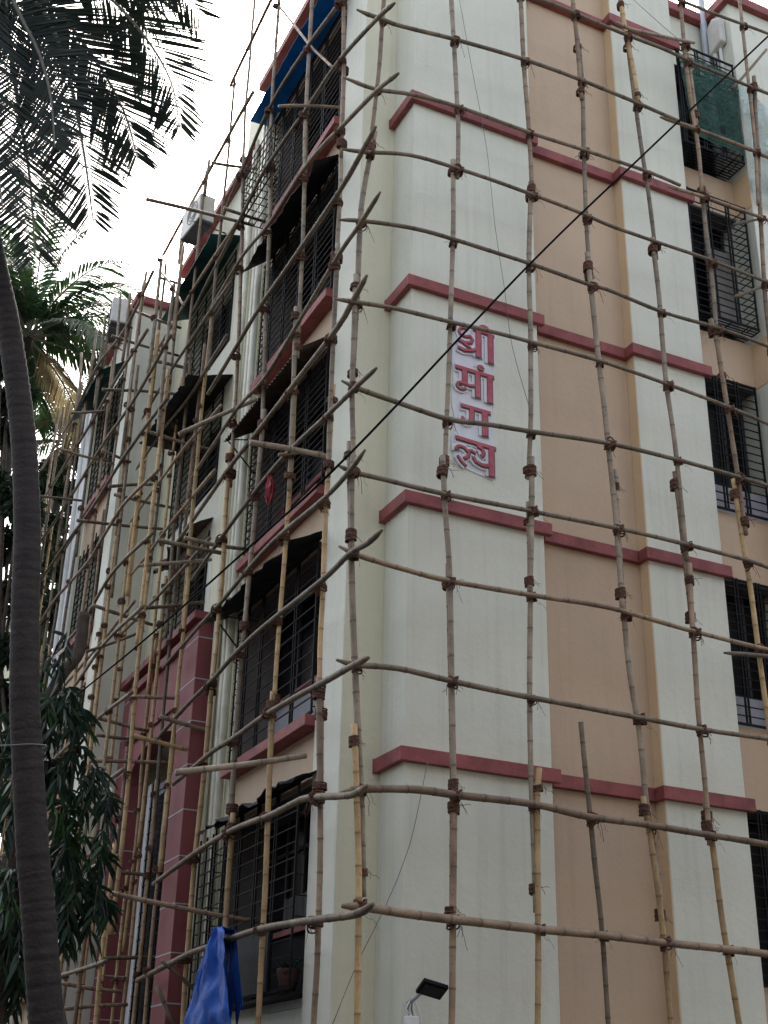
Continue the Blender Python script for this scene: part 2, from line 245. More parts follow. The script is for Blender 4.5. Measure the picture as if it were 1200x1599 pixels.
RH=[([(4.06,-0.52,17.69),(4.3,-0.52,17.64),(5.56,-0.52,17.72),(6.09,-0.52,17.75),(6.89,-0.52,17.78)],0.0245,3),([(1.43,-0.52,16.35),(1.92,-0.52,16.41),(2.35,-0.52,16.42),(3.26,-0.52,16.42),(3.96,-0.52,16.44),(4.37,-0.52,16.41),(4.97,-0.52,16.42),(5.56,-0.52,16.41),(5.91,-0.52,16.42),(6.68,-0.52,16.42)],0.0259,3),([(2.97,-0.57,16.53),(3.28,-0.57,16.51),(3.81,-0.57,16.62),(4.48,-0.57,16.78)],0.0274,0),([(-1.12,-0.52,14.85),(-0.98,-0.52,14.84),(-0.81,-0.52,14.85),(-0.58,-0.52,14.85),(-0.24,-0.52,14.9),(0.36,-0.52,15.0),(1.4,-0.52,15.12),(2.29,-0.52,15.17),(3.33,-0.52,15.15),(4.09,-0.52,15.12)],0.0288,3),([(3.76,-0.49,15.08),(4.41,-0.49,15.12),(5.54,-0.49,15.14),(5.76,-0.49,15.12),(6.51,-0.49,15.11)],0.0288,1),([(-1.27,-0.52,13.63),(-1.05,-0.52,13.62),(-0.78,-0.52,13.63),(-0.28,-0.52,13.76),(0.38,-0.52,13.83),(1.46,-0.52,13.85),(2.39,-0.52,13.9),(3.37,-0.52,13.93),(3.98,-0.52,13.89)],0.0266,3),([(3.79,-0.49,13.82),(4.45,-0.49,13.87),(5.48,-0.49,13.89),(5.77,-0.49,13.88),(6.44,-0.49,13.86)],0.0252,1),([(-1.23,-0.52,12.48),(-0.88,-0.52,12.57),(-0.31,-0.52,12.75),(0.35,-0.52,12.8),(1.48,-0.52,12.81),(2.3,-0.52,12.78),(2.69,-0.52,12.74),(3.49,-0.52,12.73),(4.4,-0.52,12.74),(5.42,-0.52,12.7),(6.12,-0.52,12.66)],0.0252,3),([(-1.24,-0.52,11.41),(-0.94,-0.52,11.5),(-0.29,-0.52,11.63),(0.31,-0.52,11.67),(1.43,-0.52,11.68),(2.32,-0.52,11.65),(2.62,-0.52,11.66),(3.44,-0.52,11.59),(4.42,-0.52,11.62),(5.27,-0.52,11.58),(5.95,-0.52,11.52)],0.0259,3),([(-1.25,-0.52,10.28),(-0.98,-0.52,10.32),(-0.44,-0.52,10.4),(0.27,-0.52,10.44),(1.36,-0.52,10.49),(2.45,-0.52,10.51),(3.52,-0.52,10.47),(4.47,-0.52,10.39),(5.1,-0.52,10.31),(5.75,-0.52,10.23)],0.0259,3),([(-1.11,-0.52,9.23),(-0.94,-0.52,9.19),(-0.42,-0.52,9.14),(0.24,-0.52,9.09),(0.75,-0.52,9.16),(1.33,-0.52,9.22),(2.48,-0.52,9.35),(3.56,-0.52,9.38),(4.5,-0.52,9.37),(4.97,-0.52,9.35),(5.61,-0.52,9.31)],0.0288,3),([(-1.12,-0.52,8.16),(-0.94,-0.52,8.12),(-0.56,-0.52,8.12),(0.2,-0.52,8.12),(1.32,-0.52,8.17),(2.4,-0.52,8.21),(3.58,-0.52,8.22),(4.49,-0.52,8.2),(4.82,-0.52,8.16),(5.43,-0.52,8.11)],0.0274,3),([(-1.07,-0.52,7.21),(-0.91,-0.52,7.16),(-0.38,-0.52,7.11),(0.27,-0.52,7.08),(1.29,-0.52,7.12),(2.34,-0.52,7.16),(3.49,-0.52,7.09),(4.49,-0.52,7.05),(4.67,-0.52,7.05),(5.37,-0.52,7.01)],0.0288,1),([(3.94,-0.56,6.87),(4.62,-0.56,6.95),(5.33,-0.56,7.03)],0.0274,3),([(-1.05,-0.52,5.95),(-0.87,-0.52,5.93),(-0.36,-0.52,5.98),(0.31,-0.52,5.95),(1.25,-0.52,5.92),(2.26,-0.52,5.91),(3.51,-0.52,5.89),(4.52,-0.52,5.92),(5.2,-0.52,5.92)],0.0302,3),([(-0.96,-0.52,4.6),(-0.75,-0.52,4.67),(-0.12,-0.52,4.75),(0.3,-0.52,4.75),(1.27,-0.52,4.76),(1.94,-0.52,4.71),(2.69,-0.52,4.71),(3.5,-0.52,4.69),(4.36,-0.52,4.67),(5.0,-0.52,4.64)],0.0386,1),([(-0.89,-0.52,3.55),(-0.65,-0.52,3.56),(-0.31,-0.52,3.54),(0.28,-0.52,3.52),(1.29,-0.52,3.51),(2.03,-0.52,3.51),(2.79,-0.52,3.5),(3.62,-0.52,3.49),(4.2,-0.52,3.48),(4.82,-0.52,3.46)],0.0423,1)]
LV=[([(-0.95,0.4,16.46),(-0.95,0.37,15.95),(-0.95,0.24,14.64),(-0.95,0.2,13.94),(-0.95,0.18,13.01)],0.0281,1),([(-0.91,0.32,14.78),(-0.91,0.3,13.59),(-0.91,0.26,12.51),(-0.91,0.28,11.32)],0.0296,0),([(-0.95,0.16,11.62),(-0.95,0.17,10.49),(-0.95,0.16,9.59),(-0.95,0.16,9.15),(-0.95,0.13,8.35)],0.0296,0),([(-0.91,0.21,9.62),(-0.91,0.23,8.44),(-0.91,0.25,7.72),(-0.91,0.24,7.02),(-0.91,0.25,6.43),(-0.91,0.19,5.7)],0.0296,2),([(-0.95,0.15,5.96),(-0.95,0.06,5.24),(-0.95,-0.03,4.63)],0.0333,1),([(-0.91,0.15,5.75),(-0.91,0.07,4.72),(-0.91,0.01,4.01),(-0.91,-0.03,3.1),(-0.91,0.0,2.54),(-0.91,-0.01,1.88),(-0.91,-0.04,-0.03)],0.0296,1),([(-0.95,1.65,17.69),(-0.95,1.61,17.11),(-0.95,1.6,15.83),(-0.95,1.57,14.59),(-0.95,1.49,13.72)],0.0296,0),([(-0.91,1.66,14.98),(-0.91,1.55,13.44),(-0.91,1.49,12.11),(-0.91,1.46,10.68)],0.0296,0),([(-0.95,1.5,11.48),(-0.95,1.43,10.26),(-0.95,1.39,9.49),(-0.95,1.36,8.72)],0.0311,0),([(-0.91,1.49,10.4),(-0.91,1.45,9.17),(-0.91,1.48,8.05),(-0.91,1.54,7.16),(-0.91,1.54,5.98)],0.0296,2),([(-0.95,1.52,6.2),(-0.95,1.46,5.43),(-0.95,1.41,4.64),(-0.95,1.37,3.75),(-0.95,1.36,2.62),(-0.95,1.36,1.89),(-0.95,1.36,-0.03)],0.0311,2),([(-0.95,3.23,19.24),(-0.95,3.2,18.62),(-0.95,3.18,17.19),(-0.95,3.12,15.82),(-0.95,2.98,14.58)],0.0281,0),([(-0.91,3.09,15.18),(-0.91,2.92,13.48),(-0.91,2.83,12.3),(-0.91,2.7,10.95),(-0.91,2.65,9.92)],0.0311,0),([(-0.95,2.5,10.43),(-0.95,2.55,9.48),(-0.95,2.59,8.66),(-0.95,2.63,7.86),(-0.95,2.66,7.18)],0.0333,0),([(-0.91,2.77,7.57),(-0.91,2.81,6.73),(-0.91,2.82,5.75),(-0.91,2.75,4.89)],0.0355,0),([(-0.95,2.61,5.01),(-0.95,2.58,4.05),(-0.95,2.52,3.0),(-0.95,2.48,2.15),(-0.95,2.41,-0.03)],0.0318,2),([(-0.95,4.56,20.07),(-0.95,4.57,18.56),(-0.95,4.54,17.23),(-0.95,4.32,15.43)],0.0252,0),([(-0.91,4.55,16.42),(-0.91,4.27,14.51),(-0.91,4.02,12.55),(-0.91,3.91,11.15),(-0.91,3.83,9.86)],0.0296,1),([(-0.95,3.82,10.47),(-0.95,3.82,9.45),(-0.95,3.79,8.46),(-0.95,3.78,7.54),(-0.95,3.83,6.75)],0.0311,2),([(-0.91,3.96,7.06),(-0.91,3.97,5.93),(-0.91,4.01,5.36),(-0.91,4.07,4.33),(-0.91,4.05,3.34),(-0.91,3.98,2.4),(-0.91,3.88,-0.03)],0.0333,2)]
LH=[([(-1.01,-0.29,15.73),(-1.01,0.28,15.83),(-1.01,1.53,16.07),(-1.01,3.02,16.19),(-1.01,4.19,15.84),(-1.01,5.19,15.43)],0.0281,3),([(-1.01,-1.47,14.11),(-1.01,-1.01,14.31),(-1.01,0.18,14.68),(-1.01,1.37,14.79),(-1.01,3.08,14.92),(-1.01,4.07,14.75),(-1.01,5.31,14.53),(-1.01,6.42,14.31)],0.0281,3),([(-1.01,-1.61,12.86),(-1.01,-0.98,13.11),(-1.01,0.07,13.4),(-1.01,1.31,13.67),(-1.01,2.69,13.64),(-1.01,3.86,13.83),(-1.01,5.28,13.75)],0.0281,3),([(-1.01,-1.01,12.54),(-1.01,-0.53,12.44),(-1.01,0.04,12.34),(-1.01,1.14,12.29),(-1.01,2.59,12.28),(-1.01,3.74,12.13),(-1.01,5.01,11.97)],0.0311,3),([(-1.01,-1.18,11.43),(-1.01,-0.61,11.35),(-1.01,-0.05,11.31),(-1.01,1.18,11.07),(-1.01,2.43,10.87),(-1.01,3.63,10.93),(-1.01,5.47,10.73)],0.0266,3),([(-1.01,-0.88,10.46),(-1.01,-0.41,10.3),(-1.01,-0.09,10.21),(-1.01,1.23,10.14),(-1.01,2.41,10.1),(-1.01,3.58,10.06),(-1.01,4.53,9.97),(-1.01,6.0,9.8)],0.0326,3),([(-1.01,-1.23,9.03),(-1.01,-0.77,9.07),(-1.01,-0.07,9.11),(-1.01,1.31,9.2),(-1.01,2.42,9.17),(-1.01,3.57,9.04),(-1.01,4.96,8.83)],0.0281,3),([(-1.01,-1.0,8.14),(-1.01,-0.59,8.07),(-1.01,0.06,8.04),(-1.01,1.32,8.12),(-1.01,2.45,8.1),(-1.01,3.47,7.99),(-1.01,4.58,7.92),(-1.01,6.04,7.81)],0.0281,3),([(-1.01,-1.47,7.02),(-1.01,-1.15,7.01),(-1.01,-0.71,7.07),(-1.01,-0.01,7.03),(-1.01,1.37,7.06),(-1.01,2.48,7.06),(-1.01,3.58,6.93),(-1.01,4.63,6.87),(-1.01,6.16,6.7)],0.0311,3),([(-1.01,-1.23,5.77),(-1.01,-0.74,5.81),(-1.01,0.0,5.84),(-1.01,1.37,5.91),(-1.01,2.55,5.91),(-1.01,3.61,5.91),(-1.01,4.98,5.84)],0.0326,3),([(-1.01,-1.28,4.52),(-1.01,-0.95,4.5),(-1.01,-0.13,4.64),(-1.01,0.33,4.7),(-1.01,1.23,4.71),(-1.01,2.47,4.77),(-1.01,3.79,4.72),(-1.01,5.46,4.6)],0.0336,3),([(-1.01,-1.48,3.43),(-1.01,-1.11,3.39),(-1.01,-0.26,3.44),(-1.01,1.28,3.54),(-1.01,2.56,3.53),(-1.01,3.71,3.52),(-1.01,5.79,3.4)],0.036,3),([(-0.95,3.33,18.66),(-0.95,2.39,17.34),(-0.95,1.61,16.21),(-0.95,0.64,14.93)],0.0207,1),([(-1.31,7.9,16.05),(-1.31,6.87,15.08),(-1.31,5.88,14.04)],0.0222,3)]
PL=[([(-1.5,1.2,14.46),(-1.05,1.2,14.65),(-0.58,1.2,14.82)],0.0234,1),([(-2.43,4.6,14.94),(-1.54,4.6,15.01),(-0.63,4.6,15.07)],0.0312,3),([(-1.44,4.6,16.06),(-1.05,4.6,16.14),(-0.66,4.6,16.23)],0.0273,3),([(-1.27,4.2,14.9),(-0.91,4.2,14.89),(-0.54,4.2,14.89)],0.0273,3),([(-1.62,1.0,9.04),(-1.13,1.0,9.09),(-0.64,1.0,9.1)],0.0351,0),([(-1.14,1.3,9.13),(-0.85,1.3,9.24),(-0.55,1.3,9.31)],0.0234,1),([(-2.28,0.6,4.88),(-1.59,0.6,5.05),(-0.87,0.6,5.25)],0.0328,0),([(-1.79,3.6,10.37),(-1.26,3.6,10.8),(-0.7,3.6,11.23)],0.0328,0),([(-1.46,6.2,3.68),(-0.99,6.2,3.73),(-0.51,6.2,3.77)],0.0265,3),([(-2.19,3.0,4.03),(-1.29,3.0,3.93),(-0.35,3.0,3.86)],0.0281,1),([(-1.84,4.0,8.9),(-1.35,4.0,8.9),(-0.85,4.0,8.9)],0.0312,3),([(-1.4,4.2,9.11),(-0.94,4.2,9.1),(-0.48,4.2,9.13)],0.0296,0),([(-1.83,5.0,8.9),(-1.29,5.0,9.06),(-0.74,5.0,9.22)],0.0265,0),([(-1.58,5.2,6.5),(-1.05,5.2,6.44),(-0.51,5.2,6.39)],0.0312,2),([(-1.95,6.0,6.27),(-1.24,6.0,6.35),(-0.51,6.0,6.41)],0.0273,1),([(-1.46,6.0,7.29),(-1.01,6.0,7.34),(-0.55,6.0,7.41)],0.0273,1),([(-1.28,5.0,6.76),(-0.93,5.0,6.7),(-0.58,5.0,6.67)],0.0296,0),([(-1.39,7.5,13.87),(-0.98,7.5,13.88),(-0.56,7.5,13.89)],0.0312,3),([(-1.61,6.0,11.62),(-1.1,6.0,11.58),(-0.59,6.0,11.57)],0.0265,1),([(-1.88,8.2,12.27),(-1.61,8.2,12.21),(-1.35,8.2,12.16)],0.0265,3),([(-2.05,8.0,13.34),(-1.35,8.0,13.51),(-0.61,8.0,13.63)],0.0281,3),([(-1.68,8.2,15.26),(-1.2,8.2,15.19),(-0.71,8.2,15.15)],0.0265,3),([(-1.97,8.2,14.59),(-1.34,8.2,14.56),(-0.7,8.2,14.55)],0.0265,3),([(-1.36,7.6,15.69),(-1.02,7.6,15.68),(-0.68,7.6,15.65)],0.0265,3),([(-1.82,7.6,11.31),(-1.39,7.6,11.45),(-0.95,7.6,11.55)],0.0265,3),([(-1.76,7.4,11.09),(-1.14,7.4,11.07),(-0.52,7.4,11.08)],0.0265,3),([(-1.88,7.4,9.11),(-1.38,7.4,9.03),(-0.87,7.4,8.96)],0.0296,3),([(-2.27,7.6,10.59),(-1.55,7.6,10.66),(-0.82,7.6,10.75)],0.0265,3),([(-1.65,5.4,8.41),(-1.16,5.4,8.54),(-0.66,5.4,8.7)],0.0281,3),([(-2.37,9.0,13.28),(-2.03,9.0,13.39),(-1.69,9.0,13.53)],0.0234,3),([(-2.51,9.0,12.53),(-2.04,9.0,12.49),(-1.57,9.0,12.5)],0.0234,1),([(-2.56,10.0,12.0),(-2.15,10.0,12.05),(-1.74,10.0,12.09)],0.0234,3),([(-2.06,6.6,8.05),(-1.64,6.6,8.28),(-1.22,6.6,8.54)],0.0234,3),([(-1.99,6.6,7.1),(-1.5,6.6,7.04),(-1.01,6.6,6.98)],0.0265,3),([(-1.76,6.6,6.82),(-1.38,6.6,6.82),(-0.99,6.6,6.86)],0.0234,3),([(-1.93,6.2,3.34),(-1.52,6.2,3.3),(-1.1,6.2,3.28)],0.0265,1),([(-1.89,6.2,3.02),(-1.45,6.2,3.08),(-1.0,6.2,3.12)],0.0265,1),([(-1.41,6.2,4.82),(-1.11,6.2,4.84),(-0.81,6.2,4.83)],0.0265,3),([(-2.9,5.0,2.93),(-2.78,5.0,2.94),(-2.65,5.0,2.93)],0.0273,1),([(-2.87,5.1,2.86),(-2.75,5.1,2.85),(-2.62,5.1,2.86)],0.0273,1),([(-1.21,4.2,3.19),(-1.09,4.2,2.98),(-0.97,4.2,2.77)],0.0273,0),([(-0.68,4.0,3.06),(-0.96,4.0,3.27),(-1.25,4.0,3.46)],0.0234,3),([(5.09,-0.3,13.76),(5.37,-0.3,13.92),(5.65,-0.3,14.07)],0.0218,3),([(4.96,-0.3,12.45),(5.27,-0.3,12.65),(5.59,-0.3,12.85)],0.0234,3),([(5.39,-0.3,16.49),(5.8,-0.3,17.07),(6.22,-0.3,17.67)],0.0234,3)]
PALM_A=[(-3.255,0.0,1.613),(-3.41,0.0,2.46),(-3.622,0.0,3.46),(-3.701,0.0,3.789),(-3.878,0.0,4.7),(-3.976,0.0,5.236),(-4.091,0.0,6.113),(-4.182,0.0,6.906),(-4.337,0.0,7.796),(-4.506,0.0,8.5),(-4.707,0.0,9.221),(-4.905,0.0,9.805),(-5.107,0.0,10.49),(-5.302,0.0,11.562),(-5.387,0.0,12.847),(-5.387,0.0,13.752)]
FRONDS_A=[[(-5.387,0.0,13.752),(-5.235,-0.175,12.76),(-5.004,-0.35,11.676),(-4.784,-0.525,10.66),(-4.625,-0.7,9.607)],[(-5.387,0.0,13.752),(-4.894,-0.1,13.385),(-4.518,-0.2,12.479),(-4.258,-0.3,11.475),(-4.048,-0.4,10.466)],[(-5.387,0.0,13.752),(-4.838,0.06,14.403),(-4.164,0.12,14.204),(-3.598,0.18,13.779),(-3.238,0.24,13.31),(-3.059,0.3,12.738)],[(-5.387,0.0,13.752),(-4.821,0.05,13.663),(-4.294,0.1,13.236),(-3.821,0.15,12.631),(-3.535,0.2,11.985)],[(-5.387,0.0,13.752),(-4.74,0.2,15.146),(-3.869,0.4,15.234),(-3.249,0.6,15.278),(-2.842,0.8,15.142)],[(-5.387,0.0,13.752),(-5.426,-0.225,12.82),(-5.334,-0.45,11.817),(-5.189,-0.675,10.814),(-5.027,-0.9,9.886)],[(-5.387,0.0,13.752),(-5.11,0.0,13.477),(-4.762,0.0,12.836),(-4.526,0.0,12.163),(-4.411,0.0,11.553)],[(-5.387,0.0,13.752),(-5.069,0.125,13.926),(-4.543,0.25,13.668),(-4.167,0.375,13.432),(-3.889,0.5,13.042)],[(-5.387,0.0,13.752),(-5.184,-0.25,13.107),(-4.908,-0.5,12.38),(-4.734,-0.75,11.597),(-4.645,-1.0,10.78)],[(-5.387,0.0,13.752),(-5.67,0.1,13.404),(-5.754,0.2,12.663),(-5.755,0.3,11.892),(-5.692,0.4,11.174)],[(-5.387,0.0,13.752),(-5.08,0.275,14.823),(-4.362,0.55,15.477),(-3.57,0.825,15.221),(-3.688,1.1,14.619)],[(-5.387,0.0,13.752),(-5.749,0.05,14.351),(-6.256,0.1,14.347),(-6.621,0.15,13.588),(-6.777,0.2,12.578)]]
CABLE=[(3.683,-3.0,14.517),(1.79,-2.6,12.088),(0.363,-2.2,10.243),(-1.524,-1.9,7.609),(-1.9,-0.267,7.188),(-2.0,3.507,7.265),(-2.2,7.444,7.339)]
WIRE1=[(0.648,-0.1,16.268),(0.818,-0.1,15.194),(1.055,-0.1,13.746),(1.164,-0.1,12.496),(1.291,-0.1,11.519),(1.386,-0.1,10.671),(1.624,-0.1,9.803)]
WIRE2=[(0.215,-0.12,5.16),(0.017,-0.12,4.275),(-0.256,-0.12,3.623),(-0.518,-0.12,3.124),(-0.763,-0.12,2.542)]
WIRE3=[(3.726,-0.15,17.708),(4.309,-0.15,17.375),(4.842,-0.15,17.122),(5.138,-0.15,16.947)]
ASHOKA=[(-3.22,5.86,0.19,0.18,7),(-3.29,5.45,0.19,0.17,7),(-3.1,5.27,0.21,0.19,6),(-3.01,5.64,0.11,0.1,3),(-3.22,4.97,0.19,0.17,6),(-2.99,4.9,0.18,0.16,6),(-3.46,6.16,0.15,0.13,3),(-3.31,6.33,0.11,0.1,2),(-2.78,5.01,0.1,0.09,4),(-2.57,4.81,0.07,0.07,4),(-3.09,4.51,0.19,0.17,6),(-2.85,4.23,0.21,0.19,6),(-2.68,4.25,0.11,0.1,4),(-2.57,4.08,0.07,0.06,3),(-2.93,3.89,0.19,0.17,6),(-2.71,3.71,0.19,0.17,6),(-2.55,3.57,0.09,0.09,3),(-2.76,3.52,0.11,0.1,3),(-3.08,4.17,0.19,0.17,8),(-3.0,3.66,0.17,0.16,6),(-3.55,3.93,0.17,0.16,9),(-3.43,3.56,0.16,0.14,8),(-3.48,3.24,0.17,0.16,8),(-3.35,3.1,0.12,0.11,6),(-3.4,2.88,0.14,0.13,6),(-3.77,5.6,0.16,0.15,5),(-3.72,5.04,0.16,0.14,5),(-3.7,4.64,0.17,0.16,5),(-3.37,5.73,0.13,0.12,6),(-3.08,3.27,0.11,0.1,3)]
TREE1=[(-1.0,17.13,14.67,0.41),(-0.55,17.65,13.96,0.48),(-0.66,17.29,12.65,0.47),(-0.26,17.69,12.05,0.47),(-1.21,17.57,16.2,0.42),(-0.57,17.79,15.91,0.26),(-1.03,17.27,13.72,0.35),(-0.5,16.46,12.56,0.3),(-0.39,17.58,16.67,0.2)]
TREE2=[(-2.4,13.74,12.54,0.39),(-2.17,13.65,11.41,0.41),(-2.22,13.11,10.13,0.39),(-1.94,13.34,9.19,0.39),(-2.83,12.54,13.24,0.46),(-2.91,13.53,14.88,0.51),(-3.02,13.12,15.74,0.45),(-1.84,12.66,7.9,0.38),(-3.38,12.3,15.98,0.36),(-1.88,13.57,10.46,0.32),(-1.69,13.78,7.05,0.39),(-2.51,12.34,12.66,0.26),(-1.51,13.48,9.96,0.27)]
# ---------------------------------------------------------------- ground
g=MB().quad((-400,-400,0),(400,-400,0),(400,400,0),(-400,400,0)).build('ground',M['asphalt']); tag(g,kind='structure')
# ---------------------------------------------------------------- the apartment block
B=thing('apartment_building','cream and tan five-storey apartment block with red bands behind bamboo scaffolding','building',(0,0,0))
BV=.012
def wall(name,*a,m='cream'): return box(name,*a,M[m],B,BV)
TOP=18.6
wall('corner_wall',-.48,.02,.606,1.35,0,TOP)
box('corner_bounce_panel',-.472,-.001,.60,.6055,0,TOP,M['creamy'],B)  # thin yellower skin: bounce light of the inside corner put into the colour
wall('pier',0,1.834,0,1.1,0,TOP)
wall('recessed_panel',1.834,3.364,.18,1.1,0,TOP,m='tan')
wall('pier',3.364,4.542,0,1.1,0,TOP)
wall('pier',5.8,7.7,0,1.3,0,18.78)
wall('rear_wall',4.542,5.8,.62,1.1,17.35,18.75)
wall('rear_wall',7.7,12,.5,1.3,0,18.6)
# thin panel on the piers' flanks in recess and window bay, lighter ochre than tan
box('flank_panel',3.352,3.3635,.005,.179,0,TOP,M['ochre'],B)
# red copings
box('coping',-.62,4.62,-.1,1.1,TOP,TOP+.16,M['red'],B,.01)
box('coping',4.60,5.72,.5,.72,18.76,18.95,M['red'],B,.01)
o=box('coping',5.7,7.8,-.1,1.3,18.781,18.96,M['red'],B,.01)
# string courses, mitred round the pier and running on through the recess
ZB=[17.314,14.314,11.314,8.314,5.314]
for z in ZB:
    h=.155
    MB().box(-.08,1.905,-.08,-.002,z-h,z).box(-.08,-.002,-.002,.66,z-h,z).build('string_course',M['red'],B,bevel=.008)
    MB().box(-.085,-.08+.0,.585,.66,z-h-.01,z+.004).build('string_course_stop',M['red'],B)
    MB().box(1.908,3.285,.095,.178,z-h,z).build('string_course',M['red'],B,bevel=.008)
    MB().box(3.288,4.62,-.08,-.002,z-h,z).box(3.288,3.35,-.002,.178,z-h,z).build('string_course',M['red'],B,bevel=.008)
# ---- helpers for windows
def rungs_y(parent,x,y0,y1,z0,z1,step,r=.007,name='grille_rungs',sag=0):
    b=MB(); z=z0+step
    while z<z1-.02:
        b.box(x-r,x+r,y0,y1,z-r,z+r); z+=step
    return tag(b.build(name,M['black'],parent),kind='stuff')
def rungs_x(parent,y,x0,x1,z0,z1,step,r=.007):
    b=MB(); z=z0+step
    while z<z1-.02:
        b.box(x0,x1,y-r,y+r,z-r,z+r); z+=step
    return tag(b.build('grille_rungs',M['black'],parent),kind='stuff')
def posts_y(parent,x,ys,z0,z1,r=.011):
    for y in ys: box('grille_post',x-r,x+r,y-r,y+r,z0,z1,M['black'],parent)
def posts_x(parent,y,xs,z0,z1,r=.011):
    for x in xs: box('grille_post',x-r,x+r,y-r,y+r,z0,z1,M['black'],parent)
def window_root(name='window'):
    # the pane is the part, its frame, grille and curtain hang under it
    return None
def corr(p0,p1,q0,q1,n,amp,matname,parent,name='awning',th=.01):
    """corrugated sheet between edge p0-p1 (wall) and q0-q1 (outer edge)"""
    b=MB(); p0,p1,q0,q1=map(Vector,(p0,p1,q0,q1)); nor=(q0-p0).cross(p1-p0).normalized()
    if nor.z<0: nor=-nor
    A=[];Bq=[]
    for k in range(n+1):
        t=k/n; d=nor*(amp*math.cos(math.pi*k)); A.append(p0.lerp(p1,t)+d); Bq.append(q0.lerp(q1,t)+d)
    for k in range(n):
        b.quad(A[k],A[k+1],Bq[k+1],Bq[k]); e=nor*-th
        b.quad(A[k]+e,Bq[k]+e,Bq[k+1]+e,A[k+1]+e); b.quad(Bq[k],Bq[k+1],Bq[k+1]+e,Bq[k]+e)
    return b.build(name,M[matname],parent)
def canvas(p0,p1,q0,q1,matname,parent,seed,sag=.04,name='awning',ragged=.03):
    rnd=random.Random(seed); b=MB(); n,m_=24,5; p0,p1,q0,q1=map(Vector,(p0,p1,q0,q1)); G=[]
    for i in range(n+1):
        row=[]
        for j in range(m_+1):
            s=i/n;t=j/m_; P=p0.lerp(p1,s).lerp(q0.lerp(q1,s),t)
            P.z+=-sag*abs(math.sin(s*math.pi*4))*t+rnd.uniform(-.008,.008)
            if j==m_: P+=Vector((rnd.uniform(-ragged,ragged),0,rnd.uniform(-ragged,ragged)))
            row.append(P)
        G.append(row)
    e=Vector((0,0,-.012)); b.grid(G); b.grid(G,e)
    for i in range(n): b.quad(G[i][m_],G[i+1][m_],G[i+1][m_]+e,G[i][m_]+e)
    o=b.build(name,M[matname],parent); return o
def curtain(parent,x,y0,y1,z0,z1,m='curtain',seed=1):
    b=MB(); n=18; rnd=random.Random(seed); ph=rnd.random()*6
    pts=[(x+.025*math.sin(k*1.5+ph),y0+(y1-y0)*k/n) for k in range(n+1)]
    for k in range(n):
        (xa,ya),(xb,yb)=pts[k],pts[k+1]; b.quad((xa,ya,z0),(xb,yb,z0),(xb,yb,z1),(xa,ya,z1))
    return b.build('curtain',M[m],parent)
# ---- bay of balconies beside the corner (faces the street on the left)
Y0,Y1=1.35,4.2
SILL=[2.95,5.95,8.90,11.83,14.80,17.75]
HEAD=[SILL[k+1]-.76 for k in range(5)]
STEP=[.17,.19,.105,.12,.12]
for k in range(6):
    zs=SILL[k]; lo=HEAD[k-1] if k>0 else 0
    top=zs-.13 if k<5 else TOP
    box('spandrel',-.405,.35,Y0+.002,Y1-.002,lo,top,M['tan'] if k>0 else M['cream'],B,.008)
    if k<5:
        box('sill',-.60,.35,Y0+.004,Y1+.05,zs-(.13 if k else .04),zs,M['red' if k else 'black'],B,.008)
        if k==0: box('spandrel',-.404,.35,Y0+.003,Y1-.003,zs-.13,zs-.041,M['cream'],B)
for k in range(5):
    zs,zh=SILL[k],HEAD[k]
    # set-back parapet, red inner ledge and glazing
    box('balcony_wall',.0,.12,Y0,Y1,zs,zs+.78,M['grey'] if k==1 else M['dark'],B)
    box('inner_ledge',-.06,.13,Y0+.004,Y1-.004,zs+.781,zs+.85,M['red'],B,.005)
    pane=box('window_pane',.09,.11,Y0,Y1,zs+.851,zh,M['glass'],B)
    if k==0: box('balcony_panel',-.02,-.001,Y0,Y0+.7,zs+.01,zs+.77,M['grey'],B)
    for yy in (Y0+.03,Y0+.95,Y0+1.45,Y0+2.0,Y1-.06): box('window_frame',.055,.088,yy-.025,yy+.025,zs+.852,zh,M['frame'],pane)
    box('window_frame',.055,.087,Y0,Y1,zh-.45,zh-.41,M['frame'],pane)
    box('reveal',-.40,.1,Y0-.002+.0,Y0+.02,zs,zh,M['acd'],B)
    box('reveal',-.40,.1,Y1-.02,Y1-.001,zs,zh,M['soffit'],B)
    box('soffit',-.40,.09,Y0+.021,Y1-.021,zh-.02,zh-.001,M['acd'],B)  # dark plate added under the tan head; balcony shade put into its colour
    xg=-.52 if k>0 else -.62
    gp=box('grille_rail',xg-.014,xg+.014,Y0,Y1,zs+.02,zs+.05,M['black'],B)
    box('grille_rail',xg-.014,xg+.014,Y0,Y1,zh-.05,zh-.02,M['black'],gp)
    ys=[]
    for q in (.02,.62,.69,1.22,1.29,1.82,1.89,2.38,2.45,2.80): ys.append(Y0+q)
    posts_y(gp,xg,ys,zs+.02,zh-.02)
    rungs_y(gp,xg,Y0,Y1,zs+.03,zh,STEP[k])
    # flanks of the grille box
    bx=MB(); z=zs+.1
    while z<zh: bx.box(xg,-.40,Y1-.03,Y1-.02,z-.006,z+.006); bx.box(xg,-.40,Y0+.01,Y0+.02,z-.006,z+.006); z+=STEP[k]*1.3
    tag(bx.build('grille_rungs',M['black'],gp),kind='stuff')
    if k==1: curtain(B,.03,Y0+.1,Y0+1.0,zs+.9,zh-.1)
    if k==2: curtain(B,.03,Y0+.2,Y0+.8,zs+.9,zh-.1,'dark',3)
    if k==0: curtain(B,.03,Y0+1.2,Y0+1.9,zs+.9,zh-1.0,'acd',5)
